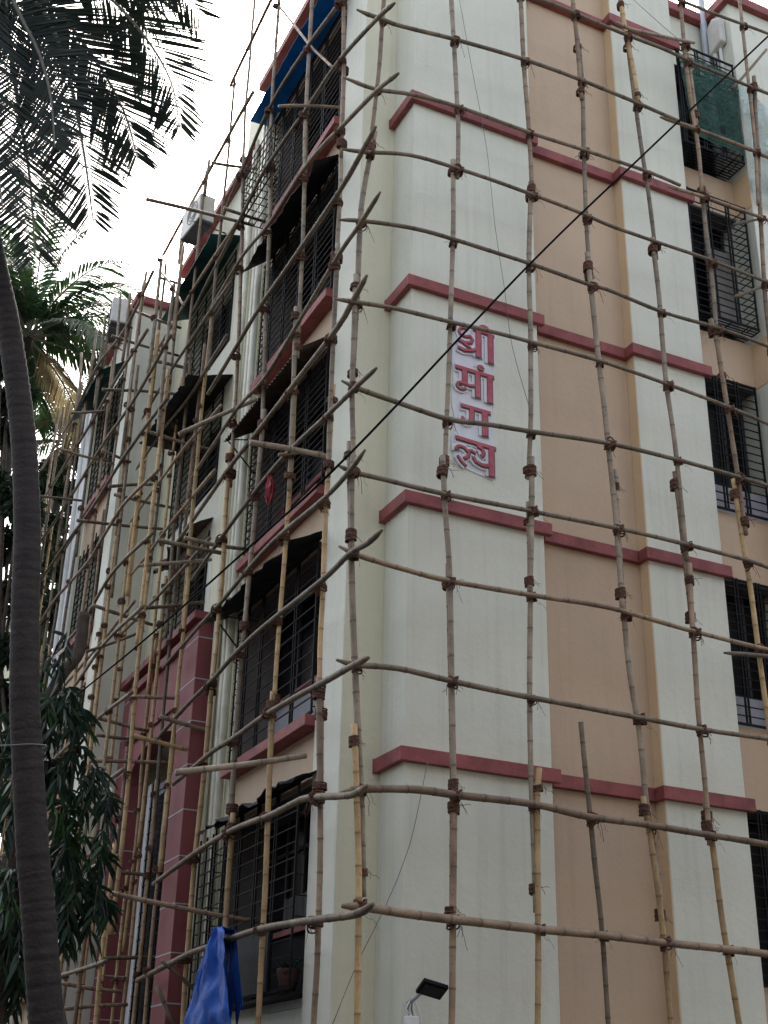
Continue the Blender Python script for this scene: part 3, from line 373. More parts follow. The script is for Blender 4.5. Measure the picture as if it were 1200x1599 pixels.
# ground-floor grille box: dark solid apron, wing of rungs running over the plain wall
box('grille_apron',-.655,-.632,1.98,3.95,2.99,3.66,M['awn_black'],B)
gb=box('grille_rail',-.634,-.606,4.2,4.78,2.97,3.0,M['black'],B)
posts_y(gb,-.62,(4.26,4.5,4.76),2.97,HEAD[0]-.1); rungs_y(gb,-.62,4.2,4.78,2.98,HEAD[0]-.1,.15)
# awnings
H=HEAD
canvas((-.42,1.25,H[4]+.26),(-.42,4.6,H[4]+.26),(-.90,1.2,H[4]+.06),(-.90,4.42,H[4]+.04),'awn_blue',B,4,.015,ragged=.005)
canvas((-.42,1.30,H[3]+.12),(-.42,4.1,H[3]+.12),(-.86,1.33,H[3]-.2),(-.92,4.15,H[3]-.3),'awn_black',B,5,.03)
corr((-.42,1.28,H[2]+.06),(-.42,4.3,H[2]+.06),(-.86,1.6,H[2]-.16),(-.95,4.2,H[2]-.32),60,.014,'awn_brown',B)
canvas((-.42,1.16,H[1]+.12),(-.42,4.6,H[1]+.12),(-.85,1.5,H[1]-.02),(-.95,4.55,H[1]-.12),'awn_black',B,7,.03)
canvas((-.42,1.16,H[0]+.10),(-.42,4.3,H[0]+.10),(-.80,1.25,H[0]-.03),(-.92,4.05,H[0]-.14),'awn_black',B,8,.04,ragged=.05)
for k,(za,zb) in enumerate(((H[2]-.32,H[2]-.75),(H[1]-.12,H[1]-.6))):
    b=MB().tube([(-.93,4.1,za),(-.45,4.15,zb)],.012,6).tube([(-.93,4.1,za),(-.45,3.6,zb+.3)],.010,6)
    b.build('awning_bracket',M['black'],B)
# air-conditioner cage hanging off the top balcony
cg=MB()
for y in [2.9+.14*q for q in range(10)]: cg.box(-.98,-.97,y-.006,y+.006,14.7,15.75)
for z in [14.7+.15*q for q in range(8)]: cg.box(-.985,-.972,2.9,4.16,z-.006,z+.006); cg.box(-.98,-.4,4.15,4.162,z-.006,z+.006)
for x in [-.97+.1*q for q in range(6)]: cg.box(x-.006,x+.006,2.9,4.16,14.69,14.71)
tag(cg.build('cage',M['black'],B),kind='stuff')
# ---- plain wall between the bays with pipes
wall('wall',-.48,.35,4.2,5.75,0,18.25,m='creamy')
wall('wall',-.48,.35,8.5,9.2,0,16.95,m='creamy')
box('coping',-.62,.6,1.0,4.95,18.26,18.42,M['red'],B,.01)
box('coping',-.62,.6,4.96,9.2,16.96,17.1,M['red'],B,.01)
MB().box(-.48,.35,4.951,5.749,16.9,16.955).build('wall_cap',M['cream'],B)
for (y,r,m) in ((4.36,.055,'pipe'),(4.56,.04,'pipe'),(5.0,.05,'pipe')):
    MB().tube([(-.56,y,0),(-.56,y,8),(-.56,y,17.2)],r,10).build('downpipe',M[m],B,True)
# bay two
W2=[(8.45,10.15,6.0,8.35),(10.95,12.75,5.9,8.4),(13.6,15.45,5.85,8.45)]
prev=7.06
for (z0,z1,a,b_) in W2:
    box('wall',-.48,.35,5.75,8.5,prev,z0,M['cream'],B,.006); prev=z1
    box('wall',-.481,.35,5.75,a,z0,z1,M['cream'],B); box('wall',-.481,.35,b_,8.5,z0,z1,M['cream'],B)
    pane=box('window_pane',-.1,-.08,a,b_,z0,z1,M['glass'],B)
    for q in range(4): box('window_frame',-.14,-.101,a+(b_-a)*q/3-.02,a+(b_-a)*q/3+.02,z0,z1,M['frame'],pane)
    gp=box('grille_rail',-.51,-.49,a,b_,z0+.02,z0+.05,M['black'],B)
    posts_y(gp,-.50,[a+(b_-a)*q/5 for q in range(6)],z0,z1); rungs_y(gp,-.50,a,b_,z0,z1,.14)
box('wall',-.48,.35,5.75,8.5,prev,16.95,M['cream'],B,.006)
canvas((-.47,5.6,15.6),(-.47,8.5,15.6),(-1.08,5.5,15.35),(-1.08,8.4,15.3),'awn_green',B,11,.02,ragged=.005)
canvas((-.47,5.5,12.75),(-.47,8.5,12.75),(-1.25,5.4,12.45),(-1.28,8.1,12.5),'awn_black',B,12,.03)
canvas((-.47,5.9,10.35),(-.47,8.3,10.35),(-.8,6.0,10.2),(-.8,8.2,10.15),'awn_brown',B,13,.05,ragged=.06)
# ---- red entrance portal with white joints
P=lambda *a: box(*a[:1],*a[1:7],M['redwall'],B,.008)
P('portal_pillar',-.80,-.47,5.10,5.78,0,8.3)
P('portal_pillar',-.80,-.47,8.42,9.0,0,8.3)
MB().box(-.78,-.47,5.781,8.419,7.25,8.05).build('portal_lintel',M['redwall'],B)
P('portal_cornice',-.90,-.47,5.04,9.05,8.30,8.42); P('portal_cornice',-.86,-.47,5.79,8.41,8.06,8.18)
# arched head: segmental ring below the lintel
arc=MB(); n=16; yc=7.1; ry=1.31
for k in range(n):
    a0=math.pi*k/n; a1=math.pi*(k+1)/n
    y_a,z_a=yc-ry*math.cos(a0),6.6+.45*math.sin(a0); y_b,z_b=yc-ry*math.cos(a1),6.6+.45*math.sin(a1)
    arc.prism([(-.74,y_a,z_a),(-.74,y_b,z_b),(-.74,y_b,7.249),(-.74,y_a,7.249)],(.26,0,0))
arc.build('portal_arch',M['redwall'],B)
for (y0,y1) in ((5.10,5.78),(8.42,9.0)):
    z=.6
    while z<8.2:
        MB().box(-.804,-.8,y0,y1,z-.008,z+.008).box(-.80,-.47,y0-.004,y0,z-.008,z+.008).build('joint_line',M['pipegrey'],B); z+=.62
st=box('stair_window',-.3,-.25,5.79,8.41,0,6.6,M['grey'],B)
box('stair_pane',-.32,-.301,6.1,6.9,.4,6.4,M['glass'],B); box('stair_pane',-.32,-.301,7.35,8.1,.4,6.4,M['glass'],B)
box('stair_jamb',-.42,-.3,8.2,8.41,0,6.6,M['white'],B)
gp=box('grille_rail',-.42,-.40,5.79,8.2,.3,.34,M['black'],B)
posts_y(gp,-.41,(5.95,6.02,6.6,6.67,7.2,7.27,7.8,7.87,8.12),0,6.6); rungs_y(gp,-.41,5.79,8.2,0,6.6,.2)
# ---- projecting rear wing with its own window stack
X3,Y3=-1.32,9.2
wall('wing_wall',X3,2,Y3,9.75,0,16.1); wall('wing_wall',X3,2,11.7,13.2,0,16.1,m='creamy')
box('coping',X3-.1,2,Y3-.1,13.3,16.1,16.26,M['red'],B,.01)
lo=0
for k,(z0,z1) in enumerate(((3.6,5.6),(6.6,8.6),(9.75,11.7),(12.6,14.9))):
    box('spandrel',X3+.06,2,9.75,11.7,lo,z0-.12,M['tan'],B); box('sill',X3-.1,2,9.752,11.74,z0-.12,z0,M['red'],B); lo=z1
    pane=box('window_pane',X3+.35,X3+.38,9.75,11.7,z0,z1,M['glass'],B)
    for q in range(4): box('window_frame',X3+.31,X3+.349,9.78+.62*q-.02,9.78+.62*q+.02,z0,z1,M['frame'],pane)
    gp=box('grille_rail',X3-.02,X3,9.76,11.69,z0+.02,z0+.05,M['black'],B)
    posts_y(gp,X3-.01,[9.8+.31*q for q in range(7)],z0,z1); rungs_y(gp,X3-.01,9.76,11.69,z0,z1,.15)
box('spandrel',X3+.06,2,9.75,11.7,lo,16.1,M['cream'],B)
canvas((X3,9.7,15.1),(X3,11.8,15.1),(X3-.5,9.75,14.75),(X3-.5,12.0,14.75),'awn_green',B,21,.02,ragged=.005)
for y in (11.85,12.1,12.6): MB().tube([(X3-.07,y,0),(X3-.07,y,8),(X3-.07,y,16)],.05,8).build('downpipe',M['white'],B,True)
# ---- window bay right of the second pier
RW=[(3.25,5.30),(6.35,8.36),(9.35,11.48),(12.25,14.55),(15.25,17.35)]
lo=0
for k,(z0,z1) in enumerate(RW):
    box('spandrel',4.543,5.799,.36,1.1,lo,z0,M['tan'],B,.006); lo=z1
    pane=box('window_pane',4.55,5.79,.72,.75,z0,z1,M['glass'],B)
    for x in (4.6,5.0,5.4,5.76): box('window_frame',x-.02,x+.02,.68,.719,z0,z1,M['frame'],pane)
    box('soffit',4.56,5.78,.37,.71,z1-.02,z1-.001,M['acd'],B)  # dark sheet over the tan underside, window-head shade given as colour
    yg=.30 if k<3 else (.08 if k==3 else -.03)
    zz=z0+.07 if k>=3 else z0
    gp=box('grille_rail',4.56,5.72,yg-.012,yg+.012,zz+.0,zz+.03,M['black'],B)
    box('grille_rail',4.56,5.72,yg-.012,yg+.012,z1-.04,z1-.01,M['black'],gp)
    posts_x(gp,yg,(4.58,4.62,4.95,5.0,5.33,5.38,5.70),zz,z1); rungs_x(gp,yg,4.56,5.72,zz,z1,.125)
    if k>=3:   # cage floor and flank
        fl=MB()
        for q in range(9): fl.box(4.56,5.72,yg+.035*q*1.6-.007,yg+.035*q*1.6+.007,zz-.008,zz+.006)
        for x in (4.6,4.9,5.2,5.5,5.71): fl.box(x-.007,x+.007,yg,.36,zz-.02,zz-.009)
        z=zz
        while z<z1: fl.box(5.715,5.725,yg,.36,z-.006,z+.006); z+=.13
        tag(fl.build('grille_floor',M['black'],gp),kind='stuff')
    if k in (1,2): box('kitchen_wall',4.55,5.79,.40,.44,z0,z0+.42,M['grey'],B)
    if k==3: box('shutter',5.3,5.78,.55,.60,z0+.3,z1-.55,M['soffit'],B)
    if k==3: pass
# green tan reveal on the flank of the third pier, drainpipe bundle
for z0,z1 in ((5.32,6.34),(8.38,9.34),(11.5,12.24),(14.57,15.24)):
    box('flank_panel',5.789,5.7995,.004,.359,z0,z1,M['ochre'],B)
MB().tube([(5.70,.52,15.6),(5.70,.52,17),(5.70,.50,21)],.06,12).build('drainpipe',M['pipegrey'],B,True)
MB().tube([(5.74,.36,17.0),(5.74,.36,18.1),(5.72,.30,18.35),(5.78,.2,18.4)],.045,10).build('drainpipe',M['white'],B,True)
MB().tube([(5.755,.24,16.9),(5.755,.24,18.2),(5.79,.2,18.35)],.03,10).build('drainpipe',M['white'],B,True)
MB().prism([(5.66,.10,18.0),(5.66,.42,17.9),(5.66,.42,18.5),(5.66,.28,18.62),(5.66,.10,18.5)],(.135,0,0)).build('pipe_box',M['acw'],B,bevel=.03)
canvas((6.6,-.005,16.4),(7.6,-.005,16.4),(6.65,-.6,16.1),(7.6,-.6,16.1),'awn_blue',B,31,.02,ragged=.005)
# core so that no daylight leaks through the block
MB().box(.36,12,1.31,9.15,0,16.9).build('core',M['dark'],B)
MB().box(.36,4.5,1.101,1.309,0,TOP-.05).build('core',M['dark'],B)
# ---------------------------------------------------------------- name sign on the first pier
SG=thing('name_sign','vertical name board of four red raised letters on white sheet','sign',(.60,-.004,8.68)); SG.scale=(.94,1,.96)
sh=MB(); N_=14; rnd=random.Random(5); zt,zb=2.33,.0; L_=[];R_=[]
for k in range(N_+1):
    t=k/N_; z=zb+(zt-zb)*t; L_.append((-.02+.02*math.sin(k*1.7)+rnd.uniform(-.012,.012),z)); R_.append((.57+.02*math.sin(k*1.3+1)+rnd.uniform(-.012,.012),z-.02))
R_[0]=(.56,.06); L_[0]=(.02,.16)
for k in range(N_): sh.prism([(L_[k][0],0,L_[k][1]),(R_[k][0],0,R_[k][1]),(R_[k+1][0],0,R_[k+1][1]),(L_[k+1][0],0,L_[k+1][1])],(0,-.006,0))
sh.build('backing_sheet',M['paper'],SG)
def stroke(b,pts,wd,y,dep):
    P_=[Vector((p[0],p[1])) for p in pts]; n=len(P_); Lf=[];Rt=[]
    for k in range(n):
        t=(P_[min(k+1,n-1)]-P_[max(k-1,0)]).normalized(); nn=Vector((-t.y,t.x))*wd*.5
        e=Vector((0,0))
        Lf.append(P_[k]+nn+e); Rt.append(P_[k]-nn+e)
    for k in range(n-1):
        b.prism([(Rt[k].x,y,Rt[k].y),(Rt[k+1].x,y,Rt[k+1].y),(Lf[k+1].x,y,Lf[k+1].y),(Lf[k].x,y,Lf[k].y)],(0,-dep,0))
def arcp(cx,cy,rx,ry,a0,a1,n=10): return [(cx+rx*math.cos(R(a0+(a1-a0)*k/n)),cy+ry*math.sin(R(a0+(a1-a0)*k/n))) for k in range(n+1)]
T,t_=.115,.06
LET=[
 # shri
 (0.0,1.80,.58,.40,[([(.60,-.02),(.60,1.0)],T*1.25),([(.92,-.12),(.92,.98)],T*1.25),(arcp(.76,.98,.16,.26,180,0),t_*1.2),([(.46,1.0),(1.02,.97)],t_),
   (arcp(.24,.80,.15,.16,60,330),t_),([(.37,.72),(.44,.60),(.40,.46),(.26,.40),(.06,.44)],t_*1.3),([(.10,.46),(.24,.34),(.40,.24)],t_),([(.06,.16),(.22,.10),(.42,.16),(.58,.30)],t_*1.3)]),
 # maan
 (0.0,1.20,.57,.36,[([(0,1.0),(1.02,.97)],t_*1.6),([(.24,1.0),(.24,.36)],T*1.2),(arcp(.15,.27,.11,.13,60,350),t_*1.1),([(.2,.40),(.38,.36),(.55,.42)],t_*1.1),([(.58,1.0),(.58,-.06)],T*1.25),([(.90,.98),(.90,-.14)],T*1.25),(arcp(.66,1.22,.05,.06,0,350),t_*1.3)]),
 # ga
 (.08,.68,.44,.33,[([(0,1.0),(1.0,.97)],t_*1.6),([(.36,1.0),(.36,.55),(.33,.42)],T*1.1),(arcp(.20,.46,.14,.15,-10,-200),t_*1.3),([(.80,.98),(.80,-.10)],T*1.35)]),
 # lya
 (0.0,.14,.58,.38,[([(0,1.02),(1.02,.95)],t_*1.6),(arcp(.14,.60,.13,.13,200,40),t_*1.1),([(.24,.68),(.33,.55),(.30,.40),(.20,.30)],t_*1.2),([(.05,.36),(.14,.18),(.26,.05)],t_),([(.30,.62),(.40,.66),(.50,.60)],t_*1.1),
   (arcp(.56,.70,.14,.18,100,-60),t_*1.4),([(.44,.44),(.50,.30),(.66,.22),(.88,.26)],t_*1.4),([(.90,.97),(.90,-.12)],T*1.3)])]
for (lx,lz,sx,sz,strokes) in LET:
    sc=lambda pts:[(lx+p[0]*sx,lz+p[1]*sz) for p in pts]
    rm=MB(); em=MB(); sm=MB()
    for i,(pts,wd) in enumerate(strokes):
        q=sc(pts); ww=wd*.54
        stroke(em,q,ww+.075,-.0065-.0004*i,.020)
        stroke(sm,[(a+.010,b-.010) for a,b in q],ww+.014,-.0285-.0004*i,.004)  # dark offset copy of each stroke, a drop shadow put into colour
        stroke(rm,q,ww*.9,-.0335-.0005*i,.010)
    lt=rm.build('letter',M['letter'],SG); em.build('letter_border',M['paper'],lt); sm.build('letter_shadow_edge',M['lettershadow'],lt)
# ---------------------------------------------------------------- floodlight
FL=thing('floodlight','small black floodlight on a bracket low on the cream pier','floodlight',(.10,-.02,2.72))
fm=Matrix.Translation((.10,-.26,.17))@Matrix.Rotation(R(-28),4,'X')@Matrix.Rotation(R(14),4,'Y')
def tbox(m,x0,x1,y0,y1,z0,z1,name,mt,par,bev=.006):
    b=MB().box(x0,x1,y0,y1,z0,z1); b.v=[tuple(m@Vector(v)) for v in b.v]; return b.build(name,M[mt],par,bevel=bev)
hsng=tbox(fm,-.13,.13,-.10,.10,-.012,.03,'housing','black',FL)
tbox(fm,-.105,.105,-.075,.075,-.018,-.0125,'lens','glass',FL,0)
for k in range(7): tbox(fm,-.09+.03*k-.007,-.09+.03*k+.007,-.07,.07,.03,.06,'cooling_fin','pipegrey',hsng,0)
MB().tube([(.02,-.17,.14),(-.02,-.08,.08),(-.03,0,.06)],.018,8).build('bracket_arm',M['pipegrey'],FL,True)
for k in range(6):
    rr=random.Random(k); x=-.05+.025*k
    MB().tube(spline([(x*.3-.01,-.05,.09),(x-.03+rr.uniform(-.03,.03),-.06,.0),(x+rr.uniform(-.05,.05),-.05,-.12),(x*1.3,-.03,-.30)],.05),.009,5).build('wire',M['white' if k%3 else 'thinwire'],FL,True)
MB().tube([(-.0,-.06,-.16),(.03,-.1,-.18),(.09,-.12,-.2)],.03,10).build('socket',M['acw'],FL,True)
MB().box(-.07,.05,-.09,.015,-.17,-.06).build('junction_box',M['white'],FL,bevel=.01)
# ---------------------------------------------------------------- air conditioners on brackets
def ac(loc,label,rz):
    t=thing('air_conditioner',label,'air conditioner',loc,'outdoor air conditioner units'); t.rotation_euler=(0,0,rz)
    MB().box(-.15,.15,-.40,.40,.05,.60).build('casing',M['acw'],t,bevel=.015)
    MB().box(-.14,.14,-.38,.38,.02,.049).build('base_pan',M['acd'],t)
    f=MB()
    for k in range(3):
        rr=.22-.06*k
        pts=[(-.158,-.1+rr*math.cos(a*math.pi/10),.33+rr*math.sin(a*math.pi/10)) for a in range(21)]
        f.tube(pts,.006,4,False)
    f.build('fan_guard',M['acd'],t)
    for s in (-.3,.3): MB().tube([(.50,s,-.28),(.50,s,.0),(-.18,s,.0),(.50,s,-.28)],.018,6).build('bracket',M['acd'],t)
    return t
# ---------------------------------------------------------------- bamboo
BM=['bam0','bam1','bam2','bam3']
def bamboo(pts,r,tone,parent,name='bamboo_pole',sides=9,seed=0,step=.12,ends=0):
    rnd=random.Random(seed); P_=spline(pts,step); cum=[0]
    for k in range(len(P_)-1): cum.append(cum[-1]+(P_[k+1]-P_[k]).length)
    tot=cum[-1]; gap=rnd.uniform(.27,.42); q=rnd.uniform(.08,gap); rings=[]
    while q<tot-.06: rings.append(q); q+=gap*rnd.uniform(.85,1.15)
    st=[(c,1.0,0.0) for c in cum if all(abs(c-q)>.035 for q in rings)]
    for q in rings: st+=[(q-.017,1.0,.1),(q-.005,1.08,.6),(q+.005,1.06,.8),(q+.017,.98,.15)]
    st.sort(); out=[];rad=[];rg=[]; k=0
    for (s_,f,v) in st:
        while k<len(cum)-2 and cum[k+1]<s_: k+=1
        t=(s_-cum[k])/max(1e-6,cum[k+1]-cum[k]); c=P_[k].lerp(P_[k+1],max(0,min(1,t)))
        o_=Vector((seed*.37%50,seed*.11%50,seed*.73%50))
        c=c+noise.noise_vector(c*.9+o_)*.010
        en=1.0
        if ends:
            de=min(s_ if ends&1 else 9,tot-s_ if ends&2 else 9)
            if de<.16: en=.45+.55*(de/.16)**.6
        out.append(c); rad.append(r*(1.07-.15*s_/tot)*f*en*(1+.08*noise.noise(c*3.5))); rg.append(v)
    return MB().tube(out,rad,sides,True,rg).build(name,M[BM[tone]],parent,True)
# rope meshes
def knot(seed):
    rnd=random.Random(seed); b=MB()
    for k in range(11):
        tilt=R(rnd.choice((-1,1))*rnd.uniform(15,55)); off=rnd.uniform(-.04,.04); ra=.050+rnd.uniform(0,.016); rb=.080+rnd.uniform(0,.018); ph=rnd.uniform(0,6)
        pts=[]
        for j in range(15):
            a=2*math.pi*j/14; x=ra*math.cos(a); y=rb*math.sin(a)-.04; z=off+math.tan(tilt)*x*.8+.010*math.sin(a*2+ph)
            pts.append((x+rnd.uniform(-.003,.003),y,z+rnd.uniform(-.004,.004)))
        b.tube(pts,rnd.uniform(.010,.015),4,False)
    for k in range(rnd.randint(3,6)):
        x=rnd.uniform(-.06,.06); l=rnd.uniform(.05,.30); pts=[(x,-.11,rnd.uniform(-.04,.03))]; sx=rnd.uniform(-.03,.04)
        for j in range(4): pts.append((pts[-1][0]+sx+rnd.uniform(-.03,.03),pts[-1][1]+rnd.uniform(-.02,.02),pts[-1][2]-l/4+rnd.uniform(-.02,.03)))
        b.tube(pts,rnd.uniform(.002,.0045),4)
    return b.mesh('lashing',M['rope'],True)
def wrap(seed):
    rnd=random.Random(seed); b=MB(); h=rnd.uniform(.07,.14); n=int(h/.012)
    for k in range(n):
        z=-h/2+k*.012; pts=[]; s1=rnd.uniform(.97,1.06); tl=rnd.uniform(-.012,.012)
        for j in range(15):
            a=2*math.pi*j/14; pts.append((.056*s1*math.cos(a),.074*s1*math.sin(a),z+tl*math.cos(a)+rnd.uniform(-.002,.002)))
        b.tube(pts,rnd.uniform(.009,.012),4,False)
    for q in range(2):
        pts=[(.05,-.06,rnd.uniform(-.04,.04))]; sx=rnd.uniform(-.005,.03)
        for j in range(4): pts.append((pts[-1][0]+sx+rnd.uniform(-.015,.015),pts[-1][1]+rnd.uniform(-.02,.01),pts[-1][2]-rnd.uniform(-.01,.04)))
        b.tube(pts,.0035,4)
    return b.mesh('binding',M['rope'],True)
KN=[knot(k) for k in range(6)]; WR=[wrap(k+20) for k in range(4)]
def seg_cross(A,Bp,ia,ib):
    """crossings of two polylines in the plane of axes ia, ib"""
    res=[]
    for k in range(len(A)-1):
        p,p2=A[k],A[k+1]
        for l in range(len(Bp)-1):
            q,q2=Bp[l],Bp[l+1]
            r0=(p2[ia]-p[ia],p2[ib]-p[ib]); s0=(q2[ia]-q[ia],q2[ib]-q[ib]); den=r0[0]*s0[1]-r0[1]*s0[0]
            if abs(den)<1e-9: continue
            t=((q[ia]-p[ia])*s0[1]-(q[ib]-p[ib])*s0[0])/den; u=((q[ia]-p[ia])*r0[1]-(q[ib]-p[ib])*r0[0])/den
            if -.02<=t<=1.02 and -.02<=u<=1.02: res.append(Vector(p).lerp(Vector(p2),t))
    return res
def build_frame(root,ups,hors,ia,rz,seed0,kscale=1.0,bind=True):
    done=[]; rnd=random.Random(seed0)
    hs_=[]
    for i,(pts,r,t) in enumerate(hors):
        o=bamboo(pts,r,t,root,seed=seed0+i,ends=(1 if seed0<3000 else 2)); hs_.append(pts)
    for i,(pts,r,t) in enumerate(ups):
        o=bamboo(pts,r,t,root,seed=seed0+200+i)
        zs=[p[2] for p in pts]
        for hp in hs_:
            for c in seg_cross(pts,hp,ia,2):
                if any((c-d).length<.16 for d in done): continue
                done.append(c); rr=random.Random(int(c.z*977)+i)
                inst('rope_lashing',rr.choice(KN),o,c,(0,rr.uniform(-.2,.2),rz+rr.uniform(-.25,.25)),rr.uniform(.66,.90)*kscale)
        zt=max(zs)
        if bind and t!=3 and 1.5<zt<17.5:
            top=max(pts,key=lambda p:p[2]); bot=min(pts,key=lambda p:p[2])
            for e,sgn in ((top,-1),(bot,1)):
                if e[2]<1: continue
                other=pts[1] if e is pts[0] else pts[-2]; dd=(Vector(other)-Vector(e)).normalized()
                inst('rope_binding',rnd.choice(WR),o,Vector(e)+dd*rnd.uniform(.14,.24)+Vector((0,.02 if ia==0 else 0,0)),(0,rnd.uniform(-.1,.1),rz),rnd.uniform(.78,.95))
    return hs_
SR=thing('bamboo_scaffold','lashed bamboo pole scaffold standing before the wall with the red name letters','scaffold',(0,-.5,0))
SR.location=(0,0,0)
build_frame(SR,RV,RH,0,0,1000)
SLT=thing('bamboo_scaffold','dense bamboo pole scaffold along the grilled balconies and red portal','scaffold',(0,0,0))
build_frame(SLT,LV,LH,1,R(-90),2000)
# outer run in front of the rear wing
rnd=random.Random(77); LV2=[];LH2=[]
LEV=[1.2,2.35,3.52,4.68,5.85,6.95,8.05,9.2,10.3,11.4,12.5,13.6,14.75]
def jit(a): return rnd.uniform(-a,a)
def upright(x,y,top,tone=None):
    z=0; 
    while z<top-1:
        l=rnd.uniform(4.2,6.2); z2=min(z+l,top+rnd.uniform(-.3,.6)); n=max(2,int((z2-z)/1.6)); dx,dy=jit(.05),jit(.06)
        LV2.append(([(x+dx+jit(.03),y+dy+jit(.04),z+(z2-z)*k/n) for k in range(n+1)],rnd.uniform(.024,.031),tone if tone is not None else (2 if z<9 and rnd.random()<.75 else rnd.choice((0,1,1,3))))); z=z2-rnd.uniform(.6,1.2)
for y,tp in ((5.25,18.6),(6.5,17.9),(7.7,17.3),(8.85,17.0)): upright(-.97,y,tp)
for y in (4.9,5.9,6.95,8.0,9.0,10.,11.1,12.2,13.3,14.4): upright(-1.72,y,13.9+.42*(y-4.9) if y<9.5 else 16.)
for x in (-1.35,): upright(x,8.95,16.4)
for y in (5.85,7.1): upright(-.93,y,13.5)
for z in LEV:
    LH2.append(([(-1.80+jit(.04),y,z+jit(.1)+.02*(y-5)) for y in ((4.5,6.5,8.7,11,13,15) if z<13 else (6.2,8,10,12,15))],.026,rnd.choice((3,3,0,1))))
    if z in (4.68,8.05,11.4): LH2.append(([(-1.60,y,z+.55+jit(.12)) for y in (4.6+rnd.random()*2,8.6,11+rnd.random()*2)],.024,rnd.choice((3,0,1))))
    if z>14: LH2.append(([(-1.04,y,17.15+jit(.06)) for y in (3.9,5.2,7,9)],.03,3)); LH2.append(([(-1.04,y,18.85+jit(.06)-.06*y) for y in (2.2,3.6,5.4)],.03,3))
    if z>9: LH2.append(([(-1.04,y,z+jit(.08)) for y in (4.2,6,7.6,9.1)],.025,rnd.choice((3,0,1))))
build_frame(SLT,LV2,LH2,1,R(-90),3000,.66,False)
for i,(pts,r,t) in enumerate(PL):
    bamboo(pts,r,t,SR if pts[0][0]>3 else SLT,seed=4000+i)
# ---------------------------------------------------------------- cables and wires
def wire(name,pts,r,m,label,cat,group=None):
    o=MB().tube(spline(pts,.25),r,6).build(name,M[m],None,True); return tag(o,label,cat,group)
wire('overhead_cable',CABLE,.0125,'cable','thick black cable slanting across the front of the whole scaffold','cable')
wire('thin_wire',WIRE1,.004,'thinwire','thin grey wire hanging down the pier right of the red letters','wire')
wire('thin_wire',WIRE2,.004,'thinwire','thin pale wire slanting from lowest red band to bottom corner','wire')
wire('thin_wire',WIRE3,.004,'thinwire','thin wire slanting over the top window bay near the green net','wire')
# ---------------------------------------------------------------- hanging things on the scaffold
ac((-.95,6.9,16.35),'white air conditioner hung high beyond the blue awning against the sky',R(6))
ac((-1.55,10.0,15.8),'white air conditioner on the far rear wing roof edge beside the palm',R(-8))
def tarpaulin():
    t=MB(); n,m_=36,26; G=[]
    for i in range(n+1):
        row=[]
        for j in range(m_+1):
            s=i/n; v=j/m_; a=(s-.5)
            y=2.36+a*(.34+1.75*v**.7)+.05*v
            fold=math.sin(s*11+2.2*v+1.5*noise.noise(Vector((s*3,v*2,3))))*(.02+.045*v)+.06*noise.noise(Vector((s*6,v*5,9)))*(.3+v)+.03*noise.noise(Vector((s*14,v*12,2)))
            x=-1.13-.12*v*(1-v)-fold+.03*noise.noise(Vector((s*4,v*4,1)))
            z=3.66-1.42*v-.10*abs(a)*v+.03*noise.noise(Vector((s*5,v*3,7)))
            row.append(Vector((x,y,z)))
        G.append(row)
    t.grid(G)
    for i in range(n):
        a=[G[i][0],G[i+1][0]]; b=[Vector((-.97,p.y,p.z-.03)) for p in a]; c=[Vector((-.95,p.y+.5*(k_/n-.5)-.12,2.75+.12*math.sin(k_*.6))) for p,k_ in ((a[0],i),(a[1],i+1))]
        t.quad(a[0],a[1],b[1],b[0]); t.quad(b[0],b[1],c[1],c[0])
    o=t.build('tarpaulin',M['tarp'],None,True)
    sd_=o.modifiers.new('solid','SOLIDIFY'); sd_.thickness=.005
    return tag(o,'blue tarpaulin draped over a low bamboo pole beside the red portal','tarpaulin')
tarpaulin()
cb=MB(); rings=[]
for k,(z,r_) in enumerate(((.0,.02),(-.05,.045),(-.14,.06),(-.25,.085),(-.36,.07),(-.43,.015))):
    rings.append([Vector((r_*.55*math.cos(a*math.pi/10)*(1+.45*math.sin(a*1.9+k*1.1)),r_*math.sin(a*math.pi/10)*(1+.35*math.cos(a*2.7+k*.8))+.02*math.sin(k*1.7),z+.03*math.sin(a*1.3+k))) for a in range(20)])
for k in range(5):
    for a in range(20): b_=(a+1)%20; cb.quad(rings[k][a],rings[k][b_],rings[k+1][b_],rings[k+1][a])
cbo=cb.build('cloth_bundle',M['cloth'],None,True); cbo.location=(-.99,1.95,9.22); tag(cbo,'small red cloth bundle tied to an upright before the third balcony','cloth')
# plant in the ground-floor grille
pt=thing('potted_plant','scraggly potted plant inside the open end of the lowest grille box','plant',(-.54,1.62,2.96))
MB().tube([(0,0,0),(0,0,.1),(0,0,.22),(0,0,.24)],[.08,.10,.13,.125],12).build('pot',M['terra'],pt,True)
lf=MB(); rnd=random.Random(4)
for k in range(60):
    a=rnd.uniform(0,6.28); l=rnd.uniform(.08,.28); d=Vector((math.cos(a)*.7,math.sin(a),rnd.uniform(.1,1.1))).normalized(); p=Vector((rnd.uniform(-.05,.05),rnd.uniform(-.08,.08),.22)); s_=d.cross(Vector((0,0,1))).normalized()*.015
    q=p+d*l*.6; e=p+d*l+Vector((0,0,-.05)); lf.quad(p,q+s_,e,q-s_)
lf.build('foliage',M['ashoka'],pt)
